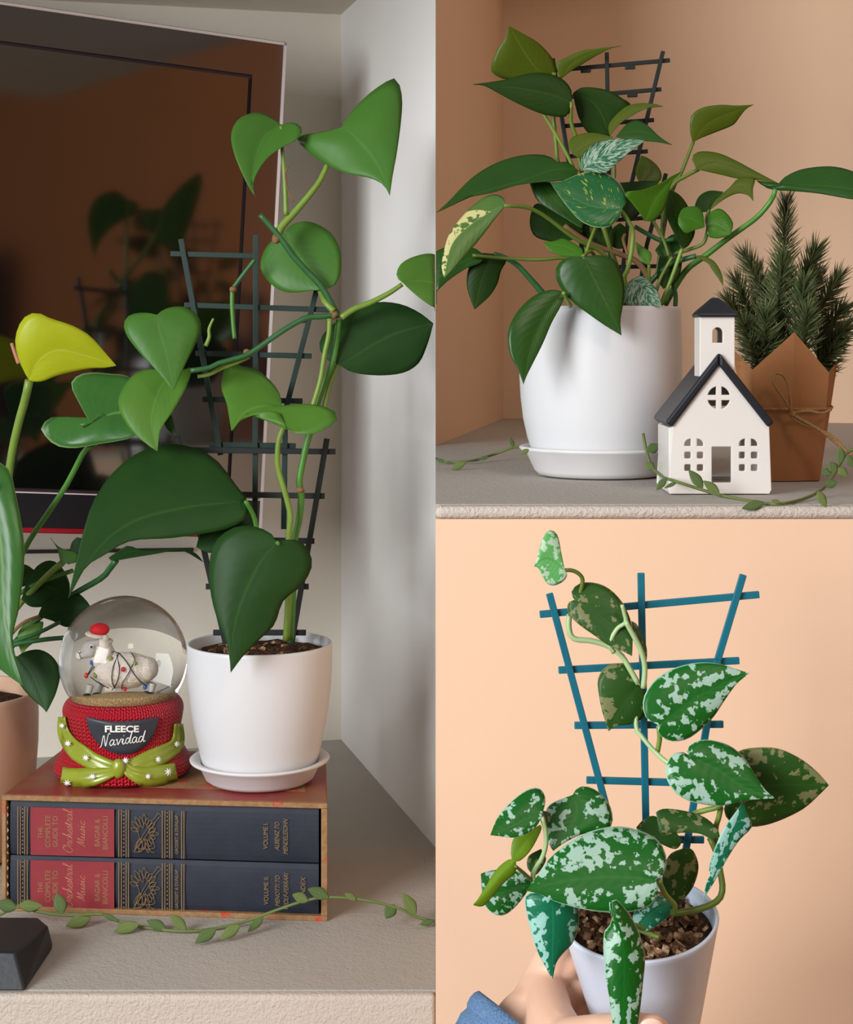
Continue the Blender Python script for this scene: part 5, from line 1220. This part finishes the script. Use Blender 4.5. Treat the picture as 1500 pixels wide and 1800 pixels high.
SL(B7, [(615, 300), (640, 330), (650, 400)], [(612, 340)], [(670, 320), (672, 370)], .788, 'satin_dark')
SS(B5, [(692, 362), (740, 362), (790, 385), (818, 430), (800, 520), (760, 600), (730, 680)], (.802, .81), (3.5, 4.5), 'petiole_olive')
SS(B5, [(725, 670), (722, 770), (755, 842), (880, 858), (1000, 895), (1090, 960), (1135, 1030), (1210, 1160)], (.812, .806), (5, 5), 'petiole_pale', 'vine')
SS(B5, [(1040, 940), (1008, 880), (1060, 775), (1120, 728), (1110, 660), (1095, 605)], (.80, .797), (4.5, 3.5), 'petiole_pale'); SS(B5, [(1120, 722), (1180, 830), (1225, 920), (1255, 1040), (1245, 1190)], (.797, .80), (4.5, 5), 'petiole_pale', 'vine')
SS(B5, [(1205, 1165), (1195, 1450), (1235, 1530), (1330, 1640), (1430, 1720), (1540, 1720)], (.81, .79), (4, 4.5), 'petiole_pale', 'vine'); SS(B6, [(152, 1455), (160, 1540), (148, 1620), (140, 1650)], (.797, .80), (4.5, 4.5), 'petiole_light')
SS(B8, [(480, 320), (570, 295), (660, 265), (760, 150)], (.80, .79), (5, 4.5), 'petiole_light'); SS(B8, [(670, 275), (655, 350), (635, 430), (640, 600)], (.797, .80), (5, 5), 'petiole_light')
SS(B8, [(590, 490), (640, 600), (665, 720), (682, 850), (650, 930), (540, 985), (360, 1020), (250, 1010)], (.796, .785), (5, 6.5), 'petiole_olive', 'vine'); SS(B8, [(232, 790), (280, 890), (345, 965), (335, 1030)], (.76, .775), (5, 5), 'petiole_light')
SS(B7, [(610, 345), (635, 430), (640, 540), (610, 640), (570, 700), (550, 780), (640, 900), (800, 1050)], (.777, .785), (4, 5), 'petiole_pale', 'vine'); SS(B7, [(425, 690), (480, 735), (545, 795)], (.77, .783), (3, 3.5), 'petiole_olive')
SS(B8, [(80, 1130), (180, 1170), (240, 1190)], (.778, .775), (5, 5), 'petiole_olive'); SS(B7, [(1118, 1060), (1200, 1080), (1330, 1130)], (.738, .77), (4.5, 4.5), 'petiole_light')

# ------------------------------------------------------------------ the hand: one continuous skin, thumb in front, fingers round the back
HN = thing('person', P(905, 1850, 0.80), 'hand in a blue denim sleeve gripping the white pot from the left', 'person')
def capsule(p, q, r0, r1):
    return sweep([p, p + (q - p) * .33, p + (q - p) * .66, q], [r0, r0 + (r1 - r0) * .33, r0 + (r1 - r0) * .66, r1], 14)
def ball(p, r):
    bm = bmesh.new(); bmesh.ops.create_icosphere(bm, subdivisions=2, radius=r)
    v = [x.co + p for x in bm.verts]; f = [tuple(y.index for y in x.verts) for x in bm.faces]; bm.free(); return v, f
def pot_out(x_ang, zt, extra):
    """point beside the pot wall: angle about the pot axis (0 = right, 90 = away), height below the rim, distance off the wall"""
    a = math.radians(x_ang); k = 1 + 0.36 * zt / hp_
    r = rp * k + extra + 0.001
    return PM @ Vector((r * math.cos(a), r * math.sin(a), zt))
ch = []
wr = P(880, 1885, .812); pal = P(938, 1800, .822)
hand = [
    [(P(830, 1990, .80), .021), (wr, .0185), (pal, .0185), (P(965, 1760, .832), .0135)],
    [(wr, .0175), (P(950, 1850, .80), .0165), (P(1000, 1838, .772), .0125), (P(1060, 1822, .748), .0098), (P(1118, 1816, .741), .0090), (P(1150, 1814, .740), .0078)],
    [(pal, .016), (P(960, 1730, .838), .0125), pot_out(150, -.020, .0085), pot_out(115, -.018, .0075), pot_out(85, -.017, .0072), pot_out(62, -.017, .0066)],
    [(pal, .016), (P(950, 1765, .848), .0125), pot_out(146, -.034, .0085), pot_out(108, -.034, .0078), pot_out(76, -.034, .0074), pot_out(48, -.034, .0066)],
    [(pal, .016), (P(945, 1800, .850), .0125), pot_out(144, -.049, .0085), pot_out(108, -.050, .0076), pot_out(78, -.050, .0072), pot_out(56, -.050, .0064)],
    [(pal, .016), (P(945, 1835, .846), .0115), pot_out(146, -.063, .0078), pot_out(114, -.064, .0068), pot_out(92, -.064, .0060)],
    [(P(958, 1738, .828), .0105), (P(968, 1790, .800), .0115), (P(990, 1828, .778), .0118)],
]
FR = [None, None, .0088, .009, .0086, .0074]
for ci, c in enumerate(hand):
    pts = []
    for i, e_ in enumerate(c):
        if isinstance(e_, tuple): pts.append(e_)
        else:
            pts.append((e_, FR[ci] * (1.0 - 0.05 * i)))
    for (p, r), (q, r2) in zip(pts, pts[1:]): ch.append(capsule(p, q, r, r2))
    for p, r in pts: ch.append(ball(p, r))
ho = joined('hand', ch, 'skin', HN)
rm = ho.modifiers.new('skin_surface', 'REMESH'); rm.mode = 'VOXEL'; rm.voxel_size = 0.0014; rm.use_smooth_shade = True
sm = ho.modifiers.new('relax', 'SMOOTH'); sm.iterations = 9; sm.factor = 0.6
tp = P(1146, 1807, .7335)
blob('thumbnail', tp, (0.0055, 0.0014, 0.0042), 'nail', HN, 3)
# sleeve with a rolled cuff
ax = [P(812, 2010, .80), P(850, 1930, .806), P(888, 1856, .812), P(912, 1820, .815)]
v, f = sweep([Vector(p) for p in spline([tuple(p) for p in ax], 22)], [0.031 - 0.004 * (i / 21) + 0.0005 * math.sin(i * 2.2) for i in range(22)], 40)
SLV = mesh('sleeve', v, f[:-2], 'denim', HN)
md = SLV.modifiers.new('cloth', 'SOLIDIFY'); md.thickness = 0.002; md.offset = -1
d0 = (ax[3] - ax[2]).normalized()
v, f = [], []
aa = d0.orthogonal().normalized(); ab = d0.cross(aa)
cc = ax[3]
for i in range(48):
    t = 2 * math.pi * i / 48
    for k in range(10):
        u = 2 * math.pi * k / 10
        rr_ = 0.0262 + 0.0026 * math.cos(u)
        v.append(cc + (aa * math.cos(t) + ab * math.sin(t)) * rr_ + d0 * (0.0052 * math.sin(u)))
for i in range(48):
    for k in range(10):
        i2, k2 = (i + 1) % 48, (k + 1) % 10
        f.append((i * 10 + k, i2 * 10 + k, i2 * 10 + k2, i * 10 + k2))
mesh('cuff', v, f, 'denim', HN)
